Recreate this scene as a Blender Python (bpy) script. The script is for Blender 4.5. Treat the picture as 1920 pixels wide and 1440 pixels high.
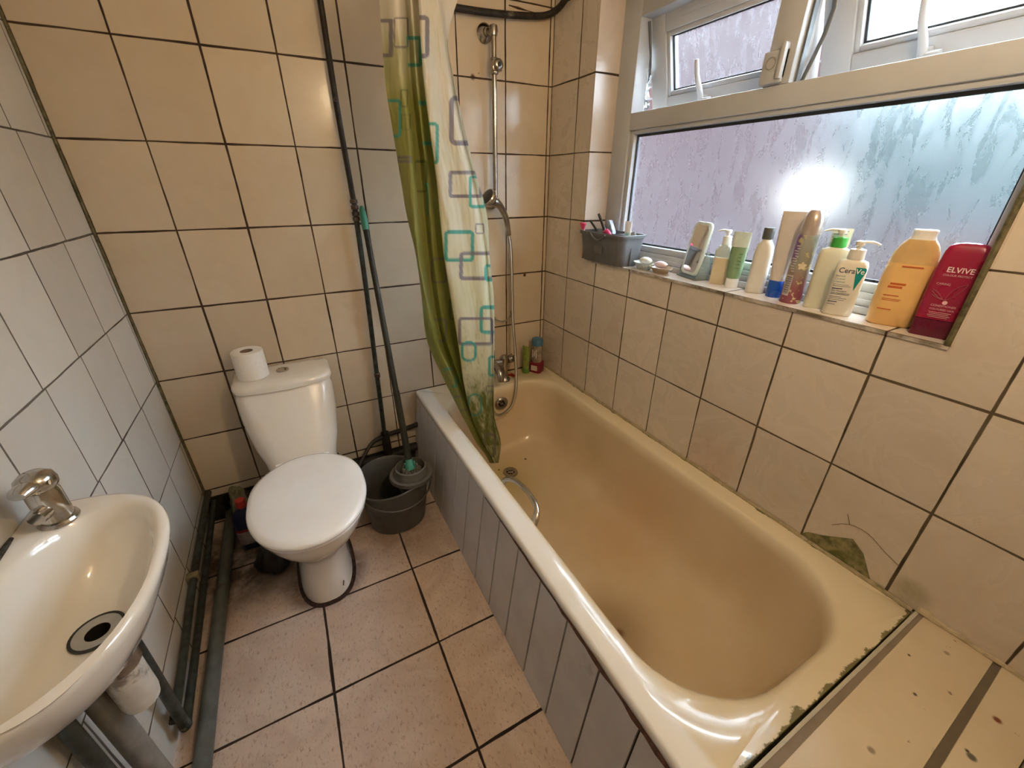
import bpy, bmesh, math, random
from mathutils import Vector, Matrix, Euler
random.seed(7)
PI = math.pi
for o in list(bpy.data.objects):
    bpy.data.objects.remove(o)
scn = bpy.context.scene
COL = scn.collection

# ------------------------------------------------------------------ camera, light, exposure
cam_d = bpy.data.cameras.new('camera')
cam = bpy.data.objects.new('camera', cam_d)
COL.objects.link(cam)
cam.location = (0.5072, -1.7521, 1.2912)
cam.rotation_euler = (1.1148, -0.0021, -0.4869)
cam_d.sensor_width = 36
cam_d.lens = 36 * 765.45 / 1920
cam_d.clip_start = 0.01
scn.camera = cam

scn.view_settings.view_transform = 'Standard'
scn.view_settings.look = 'None'
scn.view_settings.exposure = 0.5
scn.view_settings.gamma = 1
scn.view_settings.use_curve_mapping = False
scn.cycles.use_denoising = True
scn.cycles.max_bounces = 12
scn.cycles.diffuse_bounces = 5
scn.cycles.transmission_bounces = 10
scn.cycles.sample_clamp_indirect = 20.0
scn.cycles.caustics_reflective = False
scn.cycles.caustics_refractive = True

wd = bpy.data.worlds.new('world')
scn.world = wd
wd.use_nodes = True
_bg = wd.node_tree.nodes['Background']
_tc = wd.node_tree.nodes.new('ShaderNodeTexCoord')
_sp = wd.node_tree.nodes.new('ShaderNodeSeparateXYZ')
_rp = wd.node_tree.nodes.new('ShaderNodeValToRGB')
wd.node_tree.links.new(_tc.outputs['Generated'], _sp.inputs[0])
wd.node_tree.links.new(_sp.outputs['Z'], _rp.inputs[0])
wd.node_tree.links.new(_rp.outputs[0], _bg.inputs['Color'])
_rp.color_ramp.elements[0].color = (0.05, 0.06, 0.068, 1)
_rp.color_ramp.elements[1].color = (0.80, 0.92, 1.0, 1)
_rp.color_ramp.elements[1].position = 0.45
_bg.inputs['Strength'].default_value = 26.0


def lamp(name, loc, energy, col, rad):
    d = bpy.data.lights.new(name, 'POINT')
    d.energy = energy
    d.color = col
    d.shadow_soft_size = rad
    o = bpy.data.objects.new(name, d)
    COL.objects.link(o)
    o.location = loc
    return o


lamp('room_bulb', (1.055, -1.70, 1.80), 12.0, (1.0, 0.785, 0.51), 0.035)
lamp('added_pane_glow', (2.75, -0.54, 1.25), 0.9, (1.0, 0.97, 0.92), 0.10)  # added light outside for the glow in the lower pane, no known source

# ------------------------------------------------------------------ node helpers


class NT:
    def __init__(s, name):
        s.m = bpy.data.materials.new(name)
        s.m.use_nodes = True
        s.n = s.m.node_tree.nodes
        s.l = s.m.node_tree.links
        s.p = s.n['Principled BSDF']
        s.out = s.n['Material Output']
        s._pos = None

    def pos(s):
        if s._pos is None:
            s._pos = s.n.new('ShaderNodeNewGeometry').outputs['Position']
        return s._pos

    def obj(s):
        return s.n.new('ShaderNodeTexCoord').outputs['Object']

    def xyz(s):
        q = s.n.new('ShaderNodeSeparateXYZ')
        s.l.new(s.pos(), q.inputs[0])
        return q.outputs

    def M(s, op, a, b=None, c=None):
        q = s.n.new('ShaderNodeMath')
        q.operation = op
        for i, v in enumerate((a, b, c)):
            if v is None:
                continue
            if isinstance(v, (int, float)):
                q.inputs[i].default_value = v
            else:
                s.l.new(v, q.inputs[i])
        return q.outputs[0]

    def noise(s, scale, detail=3, rough=0.55, vec=None, out='Fac', dist=0.0):
        q = s.n.new('ShaderNodeTexNoise')
        q.inputs['Scale'].default_value = scale
        q.inputs['Detail'].default_value = detail
        q.inputs['Roughness'].default_value = rough
        q.inputs['Distortion'].default_value = dist
        s.l.new(vec or s.pos(), q.inputs['Vector'])
        return q.outputs[out]

    def ramp(s, f, lo, hi, a=0.0, b=1.0):
        q = s.n.new('ShaderNodeMapRange')
        q.interpolation_type = 'SMOOTHSTEP'
        for i, v in zip(('From Min', 'From Max', 'To Min', 'To Max'), (lo, hi, a, b)):
            q.inputs[i].default_value = v
        s.l.new(f, q.inputs['Value'])
        return q.outputs[0]

    def mix(s, f, a, b):
        q = s.n.new('ShaderNodeMix')
        q.data_type = 'RGBA'
        for i, v in ((0, f), (6, a), (7, b)):
            if isinstance(v, (int, float)):
                q.inputs[i].default_value = v
            elif isinstance(v, tuple):
                q.inputs[i].default_value = (*v[:3], 1)
            else:
                s.l.new(v, q.inputs[i])
        return q.outputs[2]

    def spot(s, c, r0, r1):
        q = s.n.new('ShaderNodeVectorMath')
        q.operation = 'DISTANCE'
        s.l.new(s.pos(), q.inputs[0])
        q.inputs[1].default_value = c
        return s.ramp(q.outputs['Value'], r0, r1, 1.0, 0.0)

    def bump(s, h, strength=0.3, dist=0.002):
        q = s.n.new('ShaderNodeBump')
        q.inputs['Strength'].default_value = strength
        q.inputs['Distance'].default_value = dist
        s.l.new(h, q.inputs['Height'])
        s.l.new(q.outputs[0], s.p.inputs['Normal'])

    def base(s, c):
        if isinstance(c, tuple):
            s.p.inputs['Base Color'].default_value = (*c[:3], 1)
        else:
            s.l.new(c, s.p.inputs['Base Color'])

    def rough(s, r):
        if isinstance(r, (int, float)):
            s.p.inputs['Roughness'].default_value = r
        else:
            s.l.new(r, s.p.inputs['Roughness'])


def simple(name, col, rough=0.4, metal=0.0, var=0.06, scale=30.0, bump=0.0, trans=0.0, ior=1.45, dirt=None, sss=0.0, coat=0.0):
    t = NT(name)
    n = t.noise(scale, 3, vec=t.obj())
    d = tuple(max(0, x * (1 - 2.5 * var)) for x in col)
    c = t.mix(t.ramp(n, 0.3, 0.75), col, d)
    if dirt:
        c = t.mix(t.ramp(t.noise(scale * 0.35, 5, 0.7, vec=t.obj()), dirt[1], dirt[1] + 0.12), c, dirt[0])
    t.base(c)
    t.rough(t.ramp(n, 0.2, 0.8, max(0.02, rough - 0.06), rough + 0.08))
    t.p.inputs['Metallic'].default_value = metal
    t.p.inputs['Transmission Weight'].default_value = trans
    t.p.inputs['IOR'].default_value = ior
    t.p.inputs['Coat Weight'].default_value = coat
    if sss:
        t.p.inputs['Subsurface Weight'].default_value = sss
        t.p.inputs['Subsurface Radius'].default_value = (0.01, 0.008, 0.005)
    if bump:
        t.bump(n, bump, 0.001)
    return t.m


def tile_mat(name, au, ou, wu, av, ov, wv, base, base2, grout, gw=0.004, rough=0.22, stag=0.0, spots=(), speck=0.0, dirt=None, wet=0.35):
    """tiled surface: au/av axis index in world space, ou/ov the place of one joint, wu/wv the tile size (0 = no joints that way)"""
    t = NT(name)
    X = t.xyz()
    wob = t.noise(6.0, 2)
    wobble = t.M('MULTIPLY', t.M('SUBTRACT', wob, 0.5), 0.004)
    masks = []
    cells = []
    row = None
    if wv:
        v = t.M('DIVIDE', t.M('SUBTRACT', t.M('ADD', X[av], wobble), ov), wv)
        row = t.M('FLOOR', v)
        fr = t.M('SUBTRACT', v, row)
        dv = t.M('MULTIPLY', t.M('MINIMUM', fr, t.M('SUBTRACT', 1.0, fr)), wv)
        masks.append(dv)
        cells.append(row)
    if wu:
        uu = t.M('ADD', X[au], wobble)
        if stag and row is not None:
            uu = t.M('ADD', uu, t.M('MULTIPLY', t.M('SINE', t.M('MULTIPLY', row, 2.3)), stag))
        u = t.M('DIVIDE', t.M('SUBTRACT', uu, ou), wu)
        cu = t.M('FLOOR', u)
        fr = t.M('SUBTRACT', u, cu)
        masks.append(t.M('MULTIPLY', t.M('MINIMUM', fr, t.M('SUBTRACT', 1.0, fr)), wu))
        cells.append(cu)
    d = masks[0] if len(masks) == 1 else t.M('MINIMUM', masks[0], masks[1])
    wn = t.n.new('ShaderNodeTexWhiteNoise')
    cb = t.n.new('ShaderNodeCombineXYZ')
    for i, c in enumerate(cells):
        t.l.new(c, cb.inputs[i])
    t.l.new(cb.outputs[0], wn.inputs['Vector'])
    # joints thicken and thin with the mould in them
    g2 = t.M('MULTIPLY', t.ramp(t.noise(3.1, 4, 0.7), 0.35, 0.7, 0.75, 1.7), gw * 0.5)
    gm = t.M('SUBTRACT', 1.0, t.ramp(t.M('SUBTRACT', d, g2), -0.0004, 0.0011))
    marb = t.noise(5.5, 6, 0.62, dist=1.6)
    c = t.mix(t.ramp(marb, 0.35, 0.72), base, base2)
    hs = t.n.new('ShaderNodeHueSaturation')
    t.l.new(t.ramp(wn.outputs['Value'], 0, 1, 0.93, 1.05), hs.inputs['Value'])
    t.l.new(c, hs.inputs['Color'])
    c = hs.outputs[0]
    if speck:
        sc = t.n.new('ShaderNodeMapping')
        t.l.new(t.pos(), sc.inputs[0])
        sc.inputs['Scale'].default_value = (2.1, 1.0, 1)
        sc.inputs['Rotation'].default_value = (0, 0, 0.25)
        sp = t.noise(62, 6, 0.75, vec=sc.outputs[0], dist=0.35)
        c = t.mix(t.M('MULTIPLY', t.ramp(sp, 0.52, 0.68), speck), c, (0.30, 0.19, 0.13))
        sp2 = t.noise(3.5, 3, 0.6)
        c = t.mix(t.M('MULTIPLY', t.ramp(sp2, 0.5, 0.75), 0.45), c, (0.60, 0.42, 0.32))
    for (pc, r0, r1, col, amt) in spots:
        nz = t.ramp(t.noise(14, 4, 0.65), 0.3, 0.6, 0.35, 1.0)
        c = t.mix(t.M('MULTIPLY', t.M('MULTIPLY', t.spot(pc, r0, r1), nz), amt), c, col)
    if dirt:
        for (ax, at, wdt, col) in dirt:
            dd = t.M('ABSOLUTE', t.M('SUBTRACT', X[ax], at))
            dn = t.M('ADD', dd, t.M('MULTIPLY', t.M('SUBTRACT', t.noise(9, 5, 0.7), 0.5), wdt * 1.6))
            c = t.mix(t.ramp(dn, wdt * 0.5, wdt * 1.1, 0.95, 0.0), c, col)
    gcol = t.mix(t.ramp(t.noise(7, 3), 0.35, 0.65), grout, tuple(x * 0.45 for x in grout))
    c = t.mix(gm, c, gcol)
    t.base(c)
    t.rough(t.mix(gm, t.ramp(marb, 0.3, 0.7, rough, rough + 0.035), (0.9, 0.9, 0.9)))
    hn = t.M('ADD', t.M('MULTIPLY', gm, -1.0), t.M('MULTIPLY', t.noise(38, 2), wet * 0.16))
    t.bump(hn, 0.55, 0.0022)
    return t.m


# ------------------------------------------------------------------ mesh helpers
class MB:
    def __init__(s):
        s.v = []
        s.f = []

    def add(s, vs, fs):
        o = len(s.v)
        s.v += [tuple(p) for p in vs]
        s.f += [tuple(i + o for i in f) for f in fs]
        return s

    def box(s, x0, x1, y0, y1, z0, z1):
        x0, x1 = sorted((x0, x1)); y0, y1 = sorted((y0, y1)); z0, z1 = sorted((z0, z1))
        vs = [(x, y, z) for z in (z0, z1) for y in (y0, y1) for x in (x0, x1)]
        return s.add(vs, [(0, 2, 3, 1), (4, 5, 7, 6), (0, 1, 5, 4), (2, 6, 7, 3), (0, 4, 6, 2), (1, 3, 7, 5)])

    def loft(s, rings, cap0=True, cap1=True, closed=True):
        n = len(rings[0])
        vs = [p for r in rings for p in r]
        fs = []
        for i in range(len(rings) - 1):
            for j in range(n if closed else n - 1):
                k = (j + 1) % n
                fs.append((i * n + j, i * n + k, (i + 1) * n + k, (i + 1) * n + j))
        if cap0:
            fs.append(tuple(range(n))[::-1])
        if cap1:
            fs.append(tuple(range((len(rings) - 1) * n, len(rings) * n)))
        return s.add(vs, fs)

    def lathe(s, prof, c=(0, 0, 0), axis='z', n=32, cap0=True, cap1=True, rot=None):
        rings = []
        for (r, h) in prof:
            ring = []
            for k in range(n):
                a = 2 * PI * k / n
                p = (r * math.cos(a), r * math.sin(a), h)
                if axis == 'x':
                    p = (h, r * math.cos(a), r * math.sin(a))
                elif axis == 'y':
                    p = (r * math.sin(a), h, r * math.cos(a))
                if rot is not None:
                    p = tuple(rot @ Vector(p))
                ring.append((c[0] + p[0], c[1] + p[1], c[2] + p[2]))
            rings.append(ring)
        return s.loft(rings, cap0, cap1)

    def tube(s, pts, r, n=12, smooth=0, cap=True, flat=1.0):
        pts = [Vector(p) for p in pts]
        rs = list(r) if isinstance(r, (list, tuple)) else [r] * len(pts)
        if smooth:
            q, qr = [], []
            for i in range(len(pts) - 1):
                p0 = pts[max(0, i - 1)]; p1 = pts[i]; p2 = pts[i + 1]; p3 = pts[min(len(pts) - 1, i + 2)]
                for k in range(smooth):
                    t = k / smooth
                    q.append(0.5 * ((2 * p1) + (p2 - p0) * t + (2 * p0 - 5 * p1 + 4 * p2 - p3) * t * t + (3 * p1 - p0 - 3 * p2 + p3) * t ** 3))
                    qr.append(rs[i] * (1 - t) + rs[i + 1] * t)
            q.append(pts[-1]); qr.append(rs[-1])
            pts, rs = q, qr
        up = None
        rings = []
        for i, p in enumerate(pts):
            d = (pts[min(i + 1, len(pts) - 1)] - pts[max(i - 1, 0)])
            d.normalize()
            if up is None:
                up = d.cross(Vector((0, 0, 1)))
                if up.length < 0.1:
                    up = d.cross(Vector((1, 0, 0)))
            up = up - d * up.dot(d)
            up.normalize()
            w = d.cross(up)
            rings.append([tuple(p + rs[i] * (math.cos(2 * PI * k / n) * up + flat * math.sin(2 * PI * k / n) * w)) for k in range(n)])
        return s.loft(rings, cap, cap)

    def build(s, name, mat, parent=None, loc=None, local=False, sharp=35, bevel=0.0, bseg=2, flatshade=False):
        me = bpy.data.meshes.new(name)
        off = Vector((0, 0, 0))
        if loc is not None:
            off = Vector(loc)
        elif parent is not None and not local:
            q = parent
            while q is not None:
                off = off + q.location
                q = q.parent
        vs = [tuple(Vector(p) - off) for p in s.v]
        me.from_pydata(vs, [], s.f)
        bm = bmesh.new()
        bm.from_mesh(me)
        bmesh.ops.recalc_face_normals(bm, faces=bm.faces)
        if bevel:
            es = [e for e in bm.edges if len(e.link_faces) == 2 and e.calc_face_angle(0) > 0.6]
            bmesh.ops.bevel(bm, geom=es, offset=bevel, segments=bseg, affect='EDGES', profile=0.5)
        bm.to_mesh(me)
        bm.free()
        if not flatshade:
            me.shade_smooth()
            me.set_sharp_from_angle(angle=math.radians(sharp))
        me.materials.append(mat)
        o = bpy.data.objects.new(name, me)
        COL.objects.link(o)
        if parent is not None:
            o.parent = parent
        elif loc is not None:
            o.location = loc
        return o


def rrect(hx, hy, r, z, c=(0, 0), nc=6, ns=4):
    """rounded rectangle ring; r = one radius or (+x+y, -x+y, -x-y, +x-y)"""
    R = r if isinstance(r, (tuple, list)) else (r,) * 4
    R = [min(q, hx * 0.999, hy * 0.999) for q in R]
    cs = [(1, 1, 0), (-1, 1, 1), (-1, -1, 2), (1, -1, 3)]
    pts = []
    for (sx, sy, k) in cs:
        cx, cy = sx * (hx - R[k]), sy * (hy - R[k])
        for i in range(nc + 1):
            a = PI / 2 * (k + i / nc)
            pts.append((c[0] + cx + R[k] * math.cos(a), c[1] + cy + R[k] * math.sin(a)))
    out = []
    m = nc + 1
    for k in range(4):
        seg = pts[k * m:(k + 1) * m]
        out += seg
        nx = pts[((k + 1) % 4) * m]
        a = seg[-1]
        for i in range(1, ns):
            t = i / ns
            out.append((a[0] + (nx[0] - a[0]) * t, a[1] + (nx[1] - a[1]) * t))
    return [(x, y, z) for x, y in out]


def ell(hx, hy, z, c=(0, 0), n=48, p=2.0):
    out = []
    for k in range(n):
        a = 2 * PI * k / n
        cc, ss = math.cos(a), math.sin(a)
        out.append((c[0] + hx * math.copysign(abs(cc) ** (2 / p), cc), c[1] + hy * math.copysign(abs(ss) ** (2 / p), ss), z))
    return out


def thing(name, label, cat, loc=(0, 0, 0), rotz=0.0, group=None):
    o = bpy.data.objects.new(name, None)
    o.empty_display_size = 0.05
    COL.objects.link(o)
    o.location = loc
    o.rotation_euler = (0, 0, rotz)
    o['label'] = label
    o['category'] = cat
    if group:
        o['group'] = group
    return o


def tag(o, label, cat, group=None, kind=None):
    o['label'] = label
    o['category'] = cat
    if group:
        o['group'] = group
    if kind:
        o['kind'] = kind
    return o


def struct(o):
    o['kind'] = 'structure'
    return o


def text_mesh(name, body, size, mat, parent, loc, rot=(PI / 2, 0, 0), bold=0.0, shear=0.0, spacing=1.0, align='CENTER', sx=1.0):
    cu = bpy.data.curves.new(name + '_text', 'FONT')
    cu.body = body
    cu.size = size
    cu.align_x = align
    cu.extrude = 0.00015
    cu.offset = bold
    cu.shear = shear
    cu.space_character = spacing
    tmp = bpy.data.objects.new(name + '_tmp', cu)
    COL.objects.link(tmp)
    dg = bpy.context.evaluated_depsgraph_get()
    me = bpy.data.meshes.new_from_object(tmp.evaluated_get(dg))
    bpy.data.objects.remove(tmp)
    me.transform(Matrix.Diagonal((sx, 1, 1, 1)))
    me.transform(Euler(rot).to_matrix().to_4x4())
    me.materials.clear()
    me.materials.append(mat)
    o = bpy.data.objects.new(name, me)
    COL.objects.link(o)
    o.parent = parent
    o.location = loc
    return o


# ------------------------------------------------------------------ room dimensions (metres; back wall y=0, left wall x=0, floor z=0)
W = 1.6227
YF = -1.86
HC = 2.30
ZA = 1.653
SILL = 1.006
WY0, WY1 = -0.2855, -1.489      # window opening along y
WZT = 1.875
FX = 1.73                        # inner face of window frame

BEIGE = (0.64, 0.545, 0.42)
BEIGE2 = (0.61, 0.51, 0.385)
GREY = (0.62, 0.60, 0.565)
GREY2 = (0.595, 0.57, 0.535)
GROUT = (0.075, 0.045, 0.028)
MOULD = (0.045, 0.042, 0.018)

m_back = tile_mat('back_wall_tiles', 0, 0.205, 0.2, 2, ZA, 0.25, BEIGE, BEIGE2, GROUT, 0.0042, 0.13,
                  spots=[((1.415, 0, 1.35), 0.02, 0.12, (0.42, 0.30, 0.19), 0.5), ((1.43, 0, 0.95), 0.01, 0.10, (0.42, 0.30, 0.19), 0.5),
                         ((1.505, 0, 0.893), 0.003, 0.012, (0.06, 0.015, 0.01), 1.0), ((0.73, 0, 0.85), 0.02, 0.16, (0.50, 0.34, 0.22), 0.55),
                         ((1.265, 0, 1.655), 0.004, 0.014, (0.10, 0.05, 0.03), 1.0), ((1.29, 0, 1.668), 0.001, 0.005, (0.10, 0.05, 0.03), 1.0)],
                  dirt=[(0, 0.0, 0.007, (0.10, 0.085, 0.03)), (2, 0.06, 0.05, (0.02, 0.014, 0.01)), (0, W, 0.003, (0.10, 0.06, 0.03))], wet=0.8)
m_left = tile_mat('left_wall_tiles', 1, -0.218, 0.2, 2, ZA - 1.0 + 0.0, 0.25, GREY, GREY2, (0.13, 0.11, 0.095), 0.0034, 0.36, stag=0.012, wet=0.08,
                  dirt=[(1, 0.0, 0.006, (0.12, 0.10, 0.045))])
m_right = tile_mat('right_wall_tiles', 1, -0.1863, 0.2, 2, ZA, 0.25, (0.68, 0.60, 0.51), (0.62, 0.535, 0.445), (0.12, 0.09, 0.055), 0.0036, 0.26,
                   spots=[((W, -1.62, 0.44), 0.02, 0.05, (0.20, 0.19, 0.08), 0.5), ((W, -1.07, 0.47), 0.0, 0.15, (0.50, 0.24, 0.13), 0.35)],  # the reddish spot paints a faint flare tint into the tiles
                   dirt=[(1, 0.0, 0.004, (0.13, 0.09, 0.04)), (2, 0.402, 0.003, (0.13, 0.12, 0.04))])
m_jamb = tile_mat('window_jamb_tiles', 0, 5.0, 0, 2, ZA, 0.25, (0.66, 0.56, 0.47), (0.60, 0.50, 0.41), GROUT, 0.004, 0.2)
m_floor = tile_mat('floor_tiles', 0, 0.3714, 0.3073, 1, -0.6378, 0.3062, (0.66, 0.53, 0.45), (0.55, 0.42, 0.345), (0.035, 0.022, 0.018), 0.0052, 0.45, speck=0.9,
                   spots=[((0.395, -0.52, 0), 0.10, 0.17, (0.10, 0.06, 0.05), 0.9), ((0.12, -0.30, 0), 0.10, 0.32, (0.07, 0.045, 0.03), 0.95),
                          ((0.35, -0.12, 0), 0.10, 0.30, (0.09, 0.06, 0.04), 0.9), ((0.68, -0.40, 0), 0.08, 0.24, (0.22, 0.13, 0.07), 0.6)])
m_ceil = simple('ceiling_paint', (0.75, 0.72, 0.66), 0.8, scale=4)
m_upvc = simple('window_plastic', (0.50, 0.51, 0.53), 0.33, scale=6, var=0.04, dirt=((0.36, 0.30, 0.24), 0.66))
m_gasket = simple('rubber_gasket', (0.035, 0.04, 0.05), 0.5)
m_dark = simple('dark_metal', (0.06, 0.06, 0.065), 0.4, 0.6)


def chrome(name, col=(0.62, 0.60, 0.57), r=0.14):
    return simple(name, col, r, 1.0, 0.15, 24, dirt=((0.20, 0.17, 0.14), 0.60))


m_chrome = chrome('chrome')
m_chrome_old = chrome('worn_chrome', (0.46, 0.43, 0.39), 0.22)


def ceramic(name, col, dirt=None):
    t = NT(name)
    n = t.noise(5, 4, vec=t.obj())
    c = t.mix(t.ramp(n, 0.4, 0.8), col, tuple(x * 0.93 for x in col))
    if dirt:
        c = t.mix(t.ramp(t.noise(16, 5, 0.7, vec=t.obj()), dirt[1], dirt[1] + 0.1), c, dirt[0])
    t.base(c)
    t.rough(0.12)
    t.p.inputs['Coat Weight'].default_value = 0.5
    t.p.inputs['Coat Roughness'].default_value = 0.05
    return t.m


m_cer = ceramic('toilet_ceramic', (0.80, 0.77, 0.72))
m_seat = ceramic('seat_plastic', (0.88, 0.88, 0.89))
m_basin = ceramic('basin_ceramic', (0.76, 0.73, 0.68))

# ------------------------------------------------------------------ room shell
T = 0.10
struct(MB().box(-T, W + T + 0.2, 0, T, 0, HC).build('wall_back', m_back))
struct(MB().box(-T, 0, YF, 0, 0, HC).build('wall_left', m_left))
struct(MB().box(-T, W + T + 0.2, YF - T, YF, 0, HC).build('wall_front', tile_mat('front_wall_tiles', 0, 0.1, 0.2, 2, ZA, 0.25, BEIGE, BEIGE2, GROUT)))
struct(MB().box(-T, W + T + 0.2, YF - T, T, -T, 0).build('floor', m_floor))
struct(MB().box(-T, W + T + 0.2, YF - T, T, HC, HC + T).build('ceiling', m_ceil))
wr = MB()
XO = W + 0.20
wr.box(W, XO, WY0, 0, 0, HC)
wr.box(W, XO, YF, WY1, 0, HC)
wr.box(W, XO, WY1, WY0, 0, SILL - 0.008)
wr.box(W, XO, WY1, WY0, WZT, HC)
struct(wr.build('wall_right', m_right))
# tiled reveals and sill (trim)
struct(MB().box(W - 0.001, FX, WY0 - 0.004, WY0 + 0.004, SILL, WZT).build('trim_1', m_jamb))
struct(MB().box(W - 0.001, FX, WY1 - 0.004, WY1 + 0.004, SILL, WZT).build('trim_2', m_jamb))
m_sill = tile_mat('sill_tiles', 1, -0.1863, 0.4, 0, 5.0, 0, (0.76, 0.71, 0.66), (0.66, 0.58, 0.51), (0.10, 0.06, 0.04), 0.004, 0.22,
                  dirt=[(0, W, 0.004, (0.12, 0.09, 0.05))])
struct(MB().box(W - 0.003, FX + 0.01, WY1, WY0, SILL - 0.008, SILL).build('trim_3', m_sill))
m_mouldline = simple('mouldy_edge', (0.16, 0.14, 0.07), 0.7, var=0.2, scale=60, dirt=((0.05, 0.045, 0.02), 0.5))
struct(MB().tube([(W + 0.001, WY1 + 0.004, SILL), (W + 0.001, WY1 + 0.004, 1.40)], 0.006, 8).build('trim_4', m_mouldline))
struct(MB().tube([(0.003, -0.003, 0.10), (0.003, -0.003, 0.9), (0.003, -0.003, HC)], 0.004, 8).build('trim_5', m_mouldline))

# ------------------------------------------------------------------ window
win = bpy.data.objects.new('window_1', None)
COL.objects.link(win)
win['kind'] = 'structure'
win.location = (FX, (WY0 + WY1) / 2, SILL)


def member(mb, y0, y1, z0, z1, x0=FX, x1=FX + 0.06):
    mb.box(x0, x1, y0, y1, z0, z1)


fr = MB()
LYI, RYI = -0.397, -1.443
member(fr, WY0 - 0.001, LYI + 0.02, SILL, WZT - 0.001)
member(fr, RYI - 0.01, WY1 + 0.001, SILL, WZT - 0.001)
member(fr, LYI + 0.02, RYI - 0.01, SILL, 1.055)
member(fr, LYI + 0.02, RYI - 0.01, 1.470, 1.525)
member(fr, LYI + 0.02, RYI - 0.01, 1.80, WZT - 0.001)
member(fr, -0.881, -0.953, 1.525, 1.80)
fr.build('frame', m_upvc, win, bevel=0.003)
gb = MB()                      # sloping glazing beads of the low pane
x0, x1 = FX + 0.008, FX + 0.03
for (ya, yb, za, zb, dy, dz) in ((LYI + 0.02, LYI, 1.055, 1.470, 1, 0), (RYI - 0.01, RYI, 1.055, 1.470, -1, 0)):
    gb.box(x0, x1, ya, yb, za, zb)
gb.box(x0, x1, LYI, RYI, 1.055, 1.077)
gb.box(x0, x1, LYI, RYI, 1.457, 1.472)
gb.build('glazing_bead', m_upvc, win, bevel=0.004)
st = MB()
st.box(FX - 0.016, FX, WY1 + 0.01, WY0 - 0.01, SILL, SILL + 0.018)
st.box(FX - 0.007, FX, WY1 + 0.01, WY0 - 0.01, SILL + 0.018, SILL + 0.034)
st.build('sill_bead', m_upvc, win, bevel=0.003)
gk = MB()
for (ya, yb, za, zb) in ((LYI, LYI - 0.006, 1.077, 1.457), (RYI, RYI + 0.006, 1.077, 1.457), (LYI, RYI, 1.077, 1.083), (LYI, RYI, 1.449, 1.457)):
    gk.box(x1 - 0.004, x1 + 0.003, ya, yb, za, zb)
gk.build('gasket', m_gasket, win)


def frosted(name, rough, droplets, milk):
    """wet obscured glass: rough refraction with a thin milky film of condensation"""
    t = NT(name)
    t.p.inputs['Base Color'].default_value = (0.88, 0.94, 1.0, 1)
    t.p.inputs['Transmission Weight'].default_value = 1.0
    t.p.inputs['IOR'].default_value = 1.45
    mp = t.n.new('ShaderNodeMapping')
    t.l.new(t.pos(), mp.inputs[0])
    mp.inputs['Scale'].default_value = (1, 1.6, 0.45)
    run = t.noise(20, 5, 0.65, vec=mp.outputs[0], dist=0.9)
    t.rough(t.ramp(run, 0.38, 0.66, rough + 0.01, rough - 0.05))
    fine = t.noise(420, 2, 0.5)
    mid = t.noise(120, 3, 0.6)
    t.bump(t.M('ADD', t.M('MULTIPLY', fine, droplets), t.M('ADD', t.M('MULTIPLY', mid, 0.34), t.M('MULTIPLY', run, 0.055))), 0.30, 0.0012)
    tl = t.n.new('ShaderNodeBsdfTranslucent')
    tl.inputs['Color'].default_value = (0.80, 0.86, 0.95, 1)
    mx = t.n.new('ShaderNodeMixShader')
    t.l.new(t.ramp(run, 0.35, 0.7, milk * 0.75, milk * 1.25), mx.inputs[0])
    t.l.new(t.p.outputs[0], mx.inputs[1])
    t.l.new(tl.outputs[0], mx.inputs[2])
    t.l.new(mx.outputs[0], t.out.inputs['Surface'])
    return t.m


m_frost = frosted('frosted_glass', 0.30, 0.5, 0.0)
m_frost2 = frosted('frosted_glass_upper', 0.27, 0.5, 0.0)
MB().box(FX + 0.031, FX + 0.035, LYI + 0.008, RYI - 0.006, 1.06, 1.468).build('glass_pane', m_frost, win)


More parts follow.
